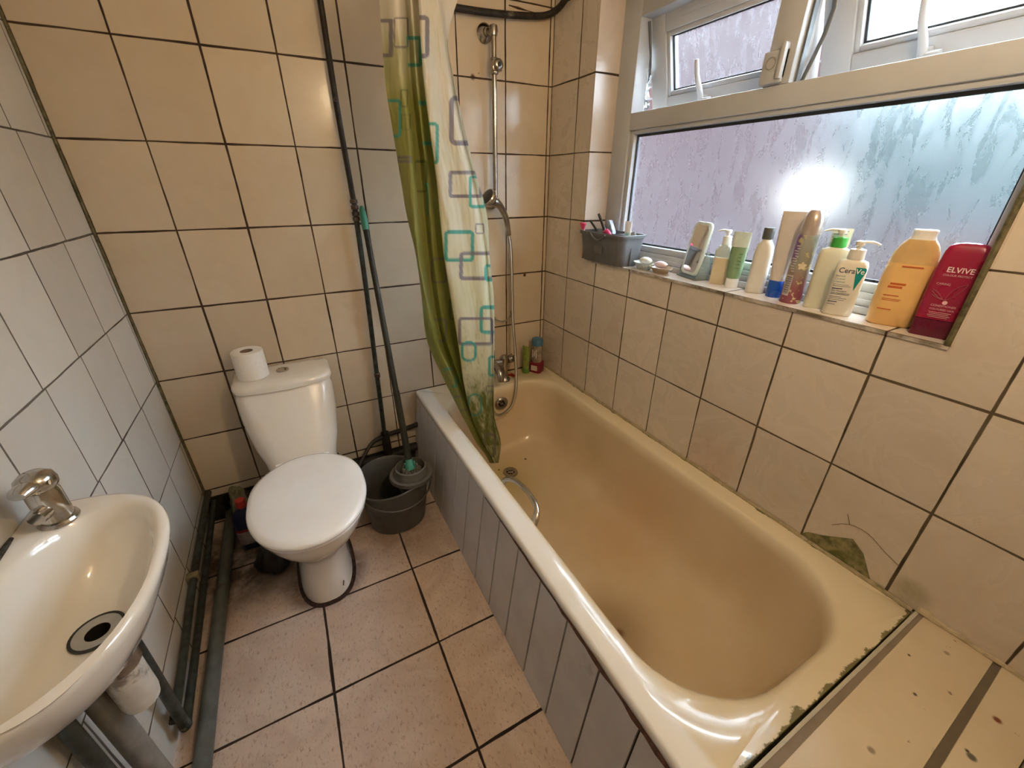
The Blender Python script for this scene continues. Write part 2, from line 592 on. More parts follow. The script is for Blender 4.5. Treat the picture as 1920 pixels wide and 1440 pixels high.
def sash(name, y0, y1, ang, hy, glass):
    """top-hung casement, hinge along the top edge, bottom swung outwards"""
    ZT = 1.812
    ZB = 1.492
    H = ZT - ZB
    fw = 0.074
    root = MB()
    hinge = Vector((FX + 0.045, 0, ZT))
    R = Matrix.Rotation(-ang, 4, 'Y')

    def tr(mb):
        mb.v = [tuple((R @ (Vector(p) - hinge)) + hinge) for p in mb.v]
        return mb
    a, b = hinge.x, hinge.x + 0.055
    m = MB()
    m.box(a, b, y0, y0 - fw, ZB, ZT)
    m.box(a, b, y1, y1 + fw, ZB, ZT)
    m.box(a, b, y0 - fw, y1 + fw, ZB, ZB + fw)
    m.box(a, b, y0 - fw, y1 + fw, ZT - fw + 0.012, ZT)
    f = tr(m).build(name, m_upvc, win, bevel=0.004)
    bd = MB()
    g0, g1, gz0, gz1 = y0 - fw, y1 + fw, ZB + fw, ZT - fw + 0.012
    w = 0.014
    bd.box(a + 0.006, b - 0.01, g0, g0 - w, gz0, gz1)
    bd.box(a + 0.006, b - 0.01, g1, g1 + w, gz0, gz1)
    bd.box(a + 0.006, b - 0.01, g0 - w, g1 + w, gz0, gz0 + w)
    bd.box(a + 0.006, b - 0.01, g0 - w, g1 + w, gz1 - w, gz1)
    tr(bd).build('glazing_bead', m_upvc, f, bevel=0.003)
    gg = MB()
    for q in ((g0 - w, g0 - w - 0.006, gz0 + w, gz1 - w), (g1 + w, g1 + w + 0.006, gz0 + w, gz1 - w), (g0 - w, g1 + w, gz0 + w, gz0 + w + 0.004), (g0 - w, g1 + w, gz1 - w - 0.004, gz1 - w)):
        gg.box(a + 0.02, a + 0.026, *q)
    tr(gg).build('gasket', m_gasket, f)
    gl = MB().box(a + 0.024, a + 0.028, g0 - w, g1 + w, gz0 + w, gz1 - w)
    tr(gl).build('glass_pane', glass, f)
    # cockspur handle
    h = MB()
    zc = ZB + 0.042
    h.box(a - 0.016, a, hy + 0.011, hy - 0.011, zc - 0.022, zc + 0.016)
    h.tube([(a - 0.02, hy, zc - 0.006), (a - 0.026, hy, zc + 0.03), (a - 0.032, hy + 0.006, zc + 0.07), (a - 0.032, hy + 0.008, zc + 0.118)],
           [0.010, 0.009, 0.008, 0.0065], 10, smooth=4)
    h.box(a - 0.030, a - 0.012, hy, hy - 0.032, zc - 0.006, zc + 0.010)
    tr(h).build('window_handle', m_upvc, f, bevel=0.002)
    if name == 'left_sash':
        v = MB().box(a - 0.006, a, (y0 + y1) / 2 + 0.14, (y0 + y1) / 2 - 0.06, ZT - 0.036, ZT - 0.022)
        tr(v).build('trickle_vent', m_upvc, f, bevel=0.002)
    # outer end of the stay
    return hinge, R


hinge, R1 = sash('left_sash', -0.360, -0.922, math.radians(15.5), -0.600, m_frost2)
hinge, R2 = sash('right_sash', -0.935, -1.50, math.radians(23.5), -1.165, simple('clear_glass', (0.92, 0.97, 1.0), 0.03, trans=1.0, var=0.0))
# restrictor block on the mullion, friction stays in the gaps
rb = MB()
rb.box(FX - 0.014, FX, -0.878, -0.938, 1.528, 1.600)
rb.box(FX - 0.022, FX, -0.925, -0.938, 1.535, 1.612)
rbo = rb.build('restrictor', m_upvc, win, bevel=0.004)
MB().lathe([(0.0135, 0), (0.0135, -0.002), (0.0120, -0.002), (0.0120, 0)], (FX - 0.0141, -0.903, 1.573), 'x', 24, False, False).build('ring', simple('ring_grey', (0.35, 0.33, 0.31), 0.4), rbo)
m_stay = simple('stay_steel', (0.16, 0.17, 0.18), 0.4, 0.3)
MB().tube([(FX + 0.03, -0.386, 1.79), (FX + 0.060, -0.378, 1.70), (FX + 0.075, -0.372, 1.62)], 0.006, 8, smooth=3, flat=0.4).build('friction_stay', m_stay, win)
MB().tube([(FX + 0.03, -0.962, 1.80), (FX + 0.085, -0.968, 1.68), (FX + 0.04, -0.962, 1.53)], 0.0065, 8, smooth=3, flat=0.4).build('friction_stay', m_stay, win)
MB().box(FX + 0.02, FX + 0.036, -0.956, -0.960, 1.525, 1.80).build('stay_track', m_stay, win)
# crumpled foil left in the gap of the open sash
random.seed(3)
fl = MB()
rows = []
for i in range(14):
    z = 1.529 + 0.13 * i / 13
    rows.append([(FX + 0.072 + 0.008 * random.uniform(-1, 1) + 0.02 * j / 5, -0.384 + 0.011 * j + 0.006 * random.uniform(-1, 1), z + 0.004 * random.uniform(-1, 1)) for j in range(6)])
fl.loft(rows, False, False, closed=False)
fo = fl.build('foil_strip', simple('crumpled_foil', (0.80, 0.80, 0.80), 0.2, 1.0, 0.1, 60), flatshade=True)
sm = fo.modifiers.new('thick', 'SOLIDIFY'); sm.thickness = 0.0012
tag(fo, 'crumpled silver foil strip in the gap left of the open window sash', 'foil')

# ------------------------------------------------------------------ outside: neighbouring brick wall and low yard wall


def brick_mat(name):
    t = NT(name)
    mp = t.n.new('ShaderNodeMapping')
    t.l.new(t.pos(), mp.inputs[0])
    mp.inputs['Rotation'].default_value = (PI / 2, 0, PI / 2)
    X = t.xyz()
    cb = t.n.new('ShaderNodeCombineXYZ')
    t.l.new(X[1], cb.inputs[0]); t.l.new(X[2], cb.inputs[1])
    b = t.n.new('ShaderNodeTexBrick')
    t.l.new(cb.outputs[0], b.inputs['Vector'])
    b.inputs['Scale'].default_value = 1.0
    b.inputs['Brick Width'].default_value = 0.225
    b.inputs['Row Height'].default_value = 0.075
    b.inputs['Mortar Size'].default_value = 0.006
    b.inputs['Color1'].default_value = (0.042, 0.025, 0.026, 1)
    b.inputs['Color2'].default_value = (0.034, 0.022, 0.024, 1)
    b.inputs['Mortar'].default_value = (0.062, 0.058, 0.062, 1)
    t.base(b.outputs['Color'])
    t.rough(0.85)
    t.bump(b.outputs['Fac'], 0.5, 0.004)
    t.p.inputs['Specular IOR Level'].default_value = 0.0
    return t.m


m_brick = brick_mat('outside_bricks')
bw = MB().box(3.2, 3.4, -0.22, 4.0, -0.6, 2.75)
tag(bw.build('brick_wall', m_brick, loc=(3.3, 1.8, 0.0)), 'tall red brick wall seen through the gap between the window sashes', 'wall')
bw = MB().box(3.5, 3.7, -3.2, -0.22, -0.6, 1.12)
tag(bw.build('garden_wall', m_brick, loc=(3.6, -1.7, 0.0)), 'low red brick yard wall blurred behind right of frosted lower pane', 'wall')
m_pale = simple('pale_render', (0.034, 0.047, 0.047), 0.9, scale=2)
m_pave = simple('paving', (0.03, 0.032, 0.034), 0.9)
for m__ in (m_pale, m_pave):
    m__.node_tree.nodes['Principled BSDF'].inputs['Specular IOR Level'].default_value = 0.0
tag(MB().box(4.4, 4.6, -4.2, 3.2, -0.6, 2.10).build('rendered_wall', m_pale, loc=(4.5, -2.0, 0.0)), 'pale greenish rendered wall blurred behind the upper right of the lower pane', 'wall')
tag(MB().box(W + 0.21, 6.0, -4.0, 4.0, -0.7, -0.602).build('yard_paving', m_pave, loc=(3.9, 0, -0.65)), 'grey paved yard behind the frosted window', 'paving')

# ------------------------------------------------------------------ bathtub
def tub_mat():
    t = NT('old_enamel')
    X = t.xyz()
    cream = (0.80, 0.71, 0.53)
    white = (0.90, 0.89, 0.86)
    n = t.noise(4, 5, 0.6)
    c = t.mix(t.ramp(n, 0.35, 0.75), cream, (0.76, 0.66, 0.47))
    stain = t.mix(t.ramp(n, 0.3, 0.8), (0.70, 0.575, 0.405), (0.63, 0.50, 0.33))
    c = t.mix(t.ramp(t.M('ADD', X[2], t.M('MULTIPLY', t.noise(5, 3), 0.05)), 0.37, 0.425), stain, c)
    # whiter outer part of the front rim
    lim = t.M('ADD', X[0], t.M('MULTIPLY', t.M('SUBTRACT', t.noise(11, 3), 0.5), 0.03))
    c = t.mix(t.ramp(lim, 0.965, 0.985, 1.0, 0.0), c, white)
    for (p, r0, r1, col, a) in (((1.12, -1.20, 0.11), 0.0, 0.24, (0.25, 0.165, 0.075), 0.85), ((1.42, -0.92, 0.2), 0.0, 0.30, (0.62, 0.34, 0.18), 0.5),  # soft brown shade over a stain, and a reddish flare tint, painted in
                                ((1.18, -0.42, 0.06), 0.04, 0.22, (0.50, 0.43, 0.16), 0.6), ((1.50, -0.06, 0.4), 0.02, 0.16, (0.45, 0.36, 0.18), 0.7),
                                ((1.166, -1.215, 0.07), 0.004, 0.024, (0.16, 0.08, 0.03), 0.9), ((1.344, -0.319, 0.065), 0.003, 0.008, (0.03, 0.015, 0.01), 1.0),
                                ((1.19, -0.335, 0.065), 0.003, 0.007, (0.03, 0.015, 0.01), 1.0), ((1.385, -1.50, 0.26), 0.002, 0.005, (0.08, 0.05, 0.03), 1.0)):
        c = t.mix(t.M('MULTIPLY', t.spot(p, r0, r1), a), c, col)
    # green mould along the foot edge and wall edge
    for (ax, at, wd_) in ((1, -1.642, 0.005), (0, W - 0.004, 0.004)):
        dd = t.M('ABSOLUTE', t.M('SUBTRACT', X[ax], at))
        dn = t.M('ADD', dd, t.M('MULTIPLY', t.M('SUBTRACT', t.noise(17, 6, 0.75), 0.52), wd_ * 11))
        c = t.mix(t.M('MULTIPLY', t.ramp(dn, wd_ * 0.4, wd_ * 1.2, 0.9, 0.0), t.ramp(X[2], 0.37, 0.39)), c, (0.13, 0.12, 0.03))
    t.base(c)
    t.rough(t.ramp(t.noise(9, 4), 0.3, 0.7, 0.10, 0.22))
    t.p.inputs['Coat Weight'].default_value = 0.4
    t.bump(t.noise(7, 2), 0.15, 0.01)
    return t.m


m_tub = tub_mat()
RIM = 0.402
tub = thing('bathtub', 'cream enamelled built-in bathtub with stained inside below the window', 'bathtub', (1.27, -0.82, 0.0))
X0, X1, Y0, Y1 = 0.914, W - 0.002, -0.003, -1.642


def ring4(x0, x1, y0, y1, r, z):
    return rrect((x1 - x0) / 2, (y0 - y1) / 2, r, z, ((x0 + x1) / 2, (y0 + y1) / 2), nc=10, ns=10)


rings = [ring4(X0 + 0.006, X1, Y0, Y1, 0.004, RIM - 0.035), ring4(X0, X1, Y0, Y1, 0.006, RIM - 0.028), ring4(X0, X1, Y0, Y1, 0.008, RIM - 0.008),
         ring4(X0 + 0.003, X1, Y0, Y1, 0.008, RIM - 0.002), ring4(X0 + 0.009, X1 - 0.001, Y0 - 0.001, Y1 + 0.001, 0.01, RIM)]
rings.append(ring4(0.976, 1.566, -0.135, -1.602, (0.13, 0.13, 0.21, 0.21), RIM))
rings.append(ring4(0.982, 1.560, -0.142, -1.596, (0.13, 0.13, 0.21, 0.21), RIM - 0.003))
rings.append(ring4(0.989, 1.553, -0.149, -1.588, (0.13, 0.13, 0.21, 0.21), RIM - 0.012))
for k in range(1, 17):
    t = k / 16
    z = RIM - 0.012 - (RIM - 0.012 - 0.066) * math.sin(t * PI / 2) ** 0.9
    sft = (1 - math.cos(t * PI / 2))
    s2 = 0.05 * t + 0.10 * sft ** 2.2
    rings.append(ring4(0.989 + s2, 1.553 - s2, -0.149 - 0.05 * t - 0.06 * sft ** 2, -1.588 + 0.10 * t + 0.16 * sft ** 1.6, (0.13, 0.13, 0.21, 0.21), z))
xa, xb = 0.989 + 0.15, 1.553 - 0.15
for k, s_ in enumerate((0.03, 0.07, 0.12)):
    rings.append(ring4(xa + s_, xb - s_, -0.259 - s_ * 1.0, -1.328 + s_ * 2.5, 0.10 - s_ * 0.3, 0.066 - 0.003 * (k + 1)))
tb = MB().loft(rings, False, True)
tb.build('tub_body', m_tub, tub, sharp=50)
# waste
dr = MB().lathe([(0.0, 0.060), (0.018, 0.060), (0.020, 0.064), (0.030, 0.067), (0.034, 0.066), (0.036, 0.060)], (1.231, -0.375, 0.0), 'z', 28, False, False)
dro = dr.build('drain', m_chrome_old, tub)
m_hole = simple('dark_hole', (0.012, 0.010, 0.009), 0.6)
dh = MB().lathe([(0.0, 0.0608), (0.0185, 0.0608)], (1.231, -0.375, 0.0), 'z', 24, False, False)
dh.build('drain_hole', m_hole, dro)
cr = MB()
for a in range(3):
    c_, s_ = math.cos(a * PI / 3), math.sin(a * PI / 3)
    cr.tube([(1.231 - 0.018 * c_, -0.375 - 0.018 * s_, 0.0625), (1.231 + 0.018 * c_, -0.375 + 0.018 * s_, 0.0625)], 0.0022, 6)
cr.lathe([(0, 0.066), (0.005, 0.065), (0.006, 0.061)], (1.236, -0.382, 0), 'z', 12, False, False)
cr.build('drain_cross', m_chrome, dro)
# overflow on the tap end wall
ov = MB().lathe([(0.032, 0.004), (0.034, -0.004), (0.028, -0.010), (0.022, -0.007), (0, -0.006)], (1.290, -0.166, 0.318), 'y', 28, False, False)
ovo = ov.build('overflow', m_chrome_old, tub)
oh = MB()
for a in range(6):
    oh.lathe([(0.0048, -0.0095), (0, -0.0096)], (1.290 + 0.012 * math.cos(a * PI / 3), -0.166, 0.318 + 0.012 * math.sin(a * PI / 3)), 'y', 10, False, False)
oh.build('overflow_holes', m_hole, ovo)
# grip handle
gh = MB()
gh.tube([(0.990, -0.766, 0.374), (1.006, -0.772, 0.392), (1.022, -0.800, 0.402), (1.030, -0.850, 0.405), (1.030, -0.905, 0.404), (1.020, -0.948, 0.396), (1.004, -0.966, 0.378), (0.992, -0.970, 0.360)],
        [0.012, 0.011, 0.0095, 0.0085, 0.0085, 0.010, 0.0125, 0.013], 12, smooth=5, flat=0.75)
gh.lathe([(0.016, -0.004), (0.016, 0.006), (0.010, 0.010)], (0.993, -0.768, 0.364), 'x', 16)
gh.lathe([(0.016, -0.004), (0.016, 0.006), (0.010, 0.010)], (0.993, -0.970, 0.354), 'x', 16)
gh.build('grip_handle', m_chrome, tub)

# bath panel, leaning outwards at its foot, vertical boards
m_panel = simple('painted_panel', (0.60, 0.585, 0.59), 0.42, scale=9, var=0.04, dirt=((0.34, 0.30, 0.28), 0.66))
m_gap = simple('panel_gap', (0.022, 0.014, 0.011), 0.9)


def pface(y, z, inset=0.0):
    xb_ = 0.868
    xt_ = 0.917
    return (xb_ + (xt_ - xb_) * z / 0.385 + inset, y, z)


ys = [0.0]
y = -0.546
while y < -0.01:
    y += 0.12
edges = [-0.004, -0.066, -0.186, -0.306, -0.426, -0.546, -0.666, -0.786, -0.906, -1.026, -1.146, -1.266, -1.386, -1.506, -1.641]
p = MB()
q = [pface(-0.003, 0.0, 0.006), pface(-1.641, 0.0, 0.006), pface(-1.641, 0.38, 0.006), pface(-0.003, 0.38, 0.006)]
q2 = [(x + 0.006, yy, zz) for x, yy, zz in q]
p.add(q + q2, [(0, 1, 2, 3), (7, 6, 5, 4), (0, 4, 5, 1), (1, 5, 6, 2), (2, 6, 7, 3), (3, 7, 4, 0)])
pan = p.build('bath_panel', m_gap, tub)
pan['label'] = 'off-white slanted panel of vertical boards'
for a, b in zip(edges[:-1], edges[1:]):
    g = 0.0026
    p = MB()
    q = [pface(a - g, 0.0), pface(b + g, 0.0), pface(b + g, 0.385), pface(a - g, 0.385)]
    q2 = [(x + 0.008, yy, zz) for x, yy, zz in q]
    p.add(q + q2, [(0, 1, 2, 3), (7, 6, 5, 4), (0, 4, 5, 1), (1, 5, 6, 2), (2, 6, 7, 3), (3, 7, 4, 0)])
    p.build('board', m_panel, pan, bevel=0.0008, bseg=1)
# rust stained strip under the rim (only towards the foot end)
random.seed(11)
rs = MB()
yy = -0.80
pts = []
while yy > -1.66:
    pts.append((0.9135, yy, 0.3735 + random.uniform(-0.002, 0.002)))
    yy -= 0.03
rs.tube(pts, [0.0010 + 0.0055 * max(0, min(1, (-q_[1] - 0.85) / 0.6)) * random.uniform(0.3, 1.2) for q_ in pts], 6)
rs.build('rusty_gap', simple('rust', (0.10, 0.045, 0.03), 0.85, var=0.2, scale=80), pan)
ys_ = []

# sealant bead along the wall and foot edge
m_seal = simple('yellowed_sealant', (0.46, 0.38, 0.24), 0.5, scale=50, var=0.12, dirt=((0.17, 0.16, 0.05), 0.55))
pts = [(W - 0.004, -0.01 - 0.0815 * i, RIM + 0.003 + 0.001 * math.sin(i * 2.1)) for i in range(21)]
tag(MB().tube(pts, 0.0055, 8, smooth=2).build('sealant_bead', m_seal, loc=(W - 0.004, -0.8, RIM)), 'yellowed mouldy sealant bead between bath rim and window wall', 'sealant')

# ------------------------------------------------------------------ panelled ledge beyond the bath foot
m_ledge = NT('ledge_panel')
nn = m_ledge.noise(5, 4)
cc = m_ledge.mix(m_ledge.ramp(nn, 0.35, 0.7), (0.74, 0.64, 0.48), (0.68, 0.57, 0.41))
cc = m_ledge.mix(m_ledge.ramp(m_ledge.noise(26, 4, 0.6), 0.685, 0.72), cc, (0.26, 0.19, 0.12))
for (p_, r0, r1, col, a_) in (((1.48, -1.815, 0.412), 0.003, 0.009, (0.20, 0.05, 0.02), 1), ((1.365, -1.815, 0.412), 0.004, 0.009, (0.13, 0.12, 0.10), 1),
                              ((1.37, -1.808, 0.412), 0.001, 0.005, (0.02, 0.02, 0.015), 1), ((1.32, -1.788, 0.412), 0.003, 0.012, (0.36, 0.28, 0.17), 0.8),
                              ((1.40, -1.725, 0.412), 0.001, 0.005, (0.05, 0.04, 0.03), 1), ((1.48, -1.685, 0.412), 0.001, 0.004, (0.05, 0.04, 0.03), 1),
                              ((1.225, -1.73, 0.412), 0.003, 0.008, (0.33, 0.27, 0.19), 1), ((1.555, -1.72, 0.412), 0.002, 0.007, (0.35, 0.27, 0.19), 1)):
    cc = m_ledge.mix(m_ledge.M('MULTIPLY', m_ledge.spot(p_, r0, r1), a_), cc, col)
m_ledge.base(cc)
m_ledge.rough(0.3)
m_ledge = m_ledge.m
lg = thing('panelled_ledge', 'cream panelled ledge with dark joint strips at the bath foot end', 'ledge', (1.27, -1.75, 0.0))
LZ = 0.412


def quadslab(mb, p, z0, z1):
    lo = [(x, y_, z0) for x, y_ in p]
    hi = [(x, y_, z1) for x, y_ in p]
    mb.add(lo + hi, [(3, 2, 1, 0), (4, 5, 6, 7), (0, 1, 5, 4), (1, 2, 6, 5), (2, 3, 7, 6), (3, 0, 4, 7)])


XL = 0.905
a = MB(); quadslab(a, [(XL, -1.650), (XL, -1.656), (W - 0.001, -1.652), (W - 0.001, -1.645)], 0.30, LZ + 0.001)
a.build('edge_strip', simple('pale_strip', (0.55, 0.52, 0.45), 0.3), lg)
a = MB(); quadslab(a, [(XL, -1.656), (XL, -1.672), (W - 0.001, -1.660), (W - 0.001, -1.652)], 0.30, LZ - 0.001)
a.build('joint_strip', simple('grey_strip', (0.27, 0.22, 0.17), 0.4), lg)
a = MB(); quadslab(a, [(XL, -1.672), (XL, -1.795), (W - 0.001, -1.772), (W - 0.001, -1.660)], 0.0, LZ)
a.build('top_panel', m_ledge, lg, bevel=0.0015)
a = MB(); quadslab(a, [(XL, -1.795), (XL, -1.812), (W - 0.001, -1.784), (W - 0.001, -1.772)], 0.0, LZ - 0.002)
a.build('joint_strip', simple('grey_strip2', (0.17, 0.14, 0.10), 0.4), lg)
a = MB(); quadslab(a, [(XL, -1.812), (XL, YF + 0.002), (W - 0.001, YF + 0.002), (W - 0.001, -1.784)], 0.0, LZ + 0.001)
a.build('top_panel', m_ledge, lg, bevel=0.0015)
pts = [(W - 0.002, -1.645 - 0.018 * i, LZ + 0.003 + 0.002 * math.sin(i * 1.9)) for i in range(12)]
tag(MB().tube(pts, [0.009, 0.010, 0.008, 0.006, 0.006, 0.005, 0.005, 0.006, 0.005, 0.005, 0.005, 0.005], 8).build('sealant_bead', simple('lumpy_sealant', (0.58, 0.48, 0.32), 0.6, scale=60, var=0.15), loc=(W, -1.75, LZ)),
    'lumpy cream sealant bead between panelled ledge and right wall', 'sealant')

# chipped triangular tile corner with mould above the rim, right wall
ch = MB()
poly = [(-1.386, 0.412), (-1.400, 0.428), (-1.432, 0.446), (-1.490, 0.488), (-1.520, 0.466), (-1.553, 0.410)]
ch.add([(W - 0.0006, y_, z_) for y_, z_ in poly] + [(W - 0.003, y_, z_) for y_, z_ in [(p[0], p[1]) for p in poly]],
       [tuple(range(6)), tuple(range(11, 5, -1))] + [(i, (i + 1) % 6, 6 + (i + 1) % 6, 6 + i) for i in range(6)])
tag(ch.build('tile_patch', simple('mouldy_patch', (0.30, 0.27, 0.12), 0.6, var=0.3, scale=45, dirt=((0.11, 0.12, 0.03), 0.48)), loc=(W, -1.47, 0.43)),
    'broken mouldy green tile piece on right wall just above the bath rim', 'tile')
cr = MB()
cr.tube([(W - 0.001, -1.44, 0.492), (W - 0.001, -1.47, 0.520), (W - 0.001, -1.51, 0.525), (W - 0.001, -1.55, 0.505), (W - 0.001, -1.585, 0.49)], 0.0007, 5, smooth=3)
cr.tube([(W - 0.001, -1.46, 0.545), (W - 0.001, -1.472, 0.521)], 0.0007, 5)
tag(cr.build('tile_crack', simple('crack', (0.22, 0.15, 0.10), 0.8), loc=(W, -1.55, 0.46)), 'fine curved crack in the tile above the mouldy chipped corner', 'crack')

# ------------------------------------------------------------------ bath mixer tap, shower rail, hose, shower head
bt = thing('bath_mixer_tap', 'old chrome bath mixer tap behind the curtain on the bath end', 'tap', (1.31, -0.095, RIM))
b = MB()
for x in (1.215, 1.345):
    b.lathe([(0.031, 0), (0.031, 0.006), (0.022, 0.016), (0.016, 0.05), (0.017, 0.085), (0.024, 0.10), (0.024, 0.122), (0.012, 0.134)], (x, -0.09, RIM), 'z', 24)
b.tube([(1.215, -0.09, RIM + 0.10), (1.345, -0.09, RIM + 0.10)], 0.019, 16)
b.tube([(1.28, -0.09, RIM + 0.10), (1.28, -0.13, RIM + 0.105), (1.28, -0.175, RIM + 0.08), (1.28, -0.185, RIM + 0.045)], [0.02, 0.018, 0.015, 0.014], 16, smooth=5)
b.tube([(1.28, -0.09, RIM + 0.10), (1.28, -0.09, RIM + 0.17)], 0.014, 14)
b.build('tap_body', m_chrome_old, bt)
for x in (1.205, 1.365):
    h = MB()
    sg = 1 if x > 1.28 else -1
    h.lathe([(0.019, 0), (0.021, 0.012), (0.019, 0.03), (0.010, 0.036)], (x + 0.0 * sg, -0.09, RIM + 0.108), 'x', 18, rot=Matrix.Rotation(0 if sg > 0 else PI, 3, 'Z'))
    for a in range(4):
        an = a * PI / 2 + 0.5
        h.tube([(x + 0.03 * sg, -0.09, RIM + 0.108), (x + 0.032 * sg, -0.09 + 0.026 * math.cos(an), RIM + 0.108 + 0.026 * math.sin(an))], [0.006, 0.0045], 8)
        h.lathe([(0, -0.006), (0.006, 0), (0, 0.006)], (x + 0.032 * sg, -0.09 + 0.027 * math.cos(an), RIM + 0.108 + 0.027 * math.sin(an)), 'z', 8, False, False)
    h.build('tap_handle', m_chrome_old, bt)

rail = thing('shower_rail', 'worn chrome shower riser rail on back wall right of curtain', 'shower rail', (1.33, -0.045, 1.2))
MB().tube([(1.333, -0.048, 1.80), (1.331, -0.048, 1.205)], 0.0095, 16).build('rail_tube', m_chrome_old, rail)
for z in (1.79, 1.222):
    k = MB()
    k.lathe([(0.030, 0.0), (0.031, -0.006), (0.024, -0.013), (0.014, -0.018), (0.0125, -0.03)], (1.333 - (0.016 if z > 1.5 else 0), -0.001, z), 'y', 24)
    k.lathe([(0.002, -0.020), (0.014, -0.015), (0.0165, 0), (0.014, 0.015), (0.002, 0.020)], (1.333, -0.046, z), 'z', 18)
    k.tube([(1.317 if z > 1.5 else 1.333, -0.02, z), (1.333, -0.046, z)], 0.012, 12)
    k.build('wall_bracket', m_chrome_old, rail)
sl = MB()
sl.lathe([(0.015, -0.026), (0.0165, -0.02), (0.0165, 0.02), (0.015, 0.026)], (1.333, -0.048, 1.685), 'z', 18)
sl.lathe([(0.019, 0.0), (0.0195, -0.016), (0.012, -0.021)], (1.338, -0.062, 1.686), 'y', 20)
sl.box(1.318, 1.356, -0.070, -0.045, 1.668, 1.700)
so_ = sl.build('slider', m_chrome_old, rail, bevel=0.003)
MB().lathe([(0.0, -0.0005), (0.008, -0.0005), (0.008, 0)], (1.338, -0.0835, 1.686), 'y', 14, False, False).build('screw_cap', m_dark, so_)

hs_ = thing('hand_shower', 'chrome hand shower head hanging upside down at bottom of rail', 'shower head', (1.31, -0.07, 1.22))
hd = MB()
hd.tube([(1.392, -0.052, 1.088), (1.376, -0.060, 1.150), (1.350, -0.068, 1.195), (1.325, -0.074, 1.218), (1.300, -0.076, 1.226)], [0.011, 0.0125, 0.014, 0.017, 0.02], 16, smooth=5)
hd.build('handle', m_chrome_old, hs_)
axv = Vector((-0.75, -0.15, 0.55)).normalized()
rotm = axv.to_track_quat('Z', 'Y').to_matrix()
hd = MB().lathe([(0.012, -0.028), (0.026, -0.02), (0.037, -0.004), (0.040, 0.008), (0.037, 0.013), (0.0, 0.012)], (1.288, -0.074, 1.236), 'z', 28, rot=rotm)
hd.build('head', m_chrome, hs_)
hd = MB().lathe([(0.034, 0.0128), (0.03, 0.0145), (0.0, 0.0145)], (1.288, -0.074, 1.236), 'z', 28, False, False, rot=rotm)
hd.build('spray_face', simple('black_rubber', (0.02, 0.02, 0.02), 0.35), hs_)


def hose_mat():
    t = NT('ribbed_hose')
    X = t.xyz()
    wv = t.M('SINE', t.M('MULTIPLY', t.M('ADD', X[2], t.M('MULTIPLY', X[0], 0.6)), 1500.0))
    t.base(t.mix(t.ramp(wv, -1, 1), (0.50, 0.47, 0.42), (0.36, 0.33, 0.29)))
    t.p.inputs['Metallic'].default_value = 0.9
    t.rough(0.3)
    t.bump(wv, 0.4, 0.001)
    return t.m


ho = MB().tube([(1.392, -0.050, 1.088), (1.405, -0.046, 1.02), (1.410, -0.048, 0.90), (1.410, -0.058, 0.70), (1.398, -0.105, 0.56), (1.386, -0.140, 0.46), (1.372, -0.165, 0.375),
                (1.338, -0.195, 0.315), (1.290, -0.215, 0.292), (1.235, -0.235, 0.300), (1.205, -0.235, 0.35), (1.200, -0.200, 0.44), (1.225, -0.140, 0.500), (1.262, -0.100, 0.512)], 0.0075, 12, smooth=7)
tag(ho.build('shower_hose', hose_mat(), loc=(1.39, -0.08, 0.7)), 'ribbed chrome shower hose looping down into the bath end', 'hose')
ct = MB()
ct.lathe([(0.0075, -0.05), (0.0095, -0.045), (0.0095, -0.005), (0.0, 0.0)], (1.300, -0.112, RIM + 0.27), 'z', 14)
ct.lathe([(0.013, -0.16), (0.013, -0.05), (0.008, -0.045)], (1.300, -0.112, RIM + 0.27), 'z', 14)
wt = thing('white_tube', 'slim white tube standing behind the bath mixer tap', 'tube', (1.303, -0.045, RIM))
MB().lathe([(0.012, 0.0), (0.013, 0.004), (0.013, 0.165), (0.009, 0.17)], (0, 0, 0), 'z', 16).build('tube_body', simple('white_plastic', (0.78, 0.76, 0.70), 0.4), wt, local=True)
MB().lathe([(0.010, 0.17), (0.0105, 0.215), (0.0, 0.218)], (0, 0, 0), 'z', 16).build('cap', simple('white_cap', (0.85, 0.84, 0.80), 0.35), wt, local=True)
# little wire hook above the taps
hk = MB()
hk.lathe([(0.009, 0), (0.008, -0.004), (0.0, -0.005)], (1.335, -0.001, 0.70), 'y', 14)
hk.tube([(1.335, -0.004, 0.70), (1.36, -0.035, 0.69), (1.385, -0.05, 0.70), (1.40, -0.052, 0.715), (1.405, -0.05, 0.74)], 0.0040, 8, smooth=4)
hk.tube([(1.395, -0.052, 0.708), (1.41, -0.050, 0.712), (1.415, -0.048, 0.728)], 0.0024, 8, smooth=3)
tag(hk.build('wire_hook', m_chrome_old, loc=(1.36, -0.02, 0.70)), 'small bent wire hook on back wall above the bath taps', 'hook')

# red razor lying on the bath end
rz = thing('razor', 'red plastic razor lying beside the bath mixer tap', 'razor', (1.385, -0.060, RIM + 0.0005))
MB().tube([(1.335, -0.048, RIM + 0.02), (1.36, -0.056, RIM + 0.012), (1.405, -0.070, RIM + 0.006)], [0.004, 0.006, 0.005], 10, smooth=4).build('handle', simple('red_plastic', (0.45, 0.02, 0.02), 0.3), rz)
MB().box(1.400, 1.412, -0.088, -0.052, RIM + 0.0005, RIM + 0.011).build('razor_head', simple('dark_red_plastic', (0.30, 0.02, 0.02), 0.3), rz, bevel=0.002)

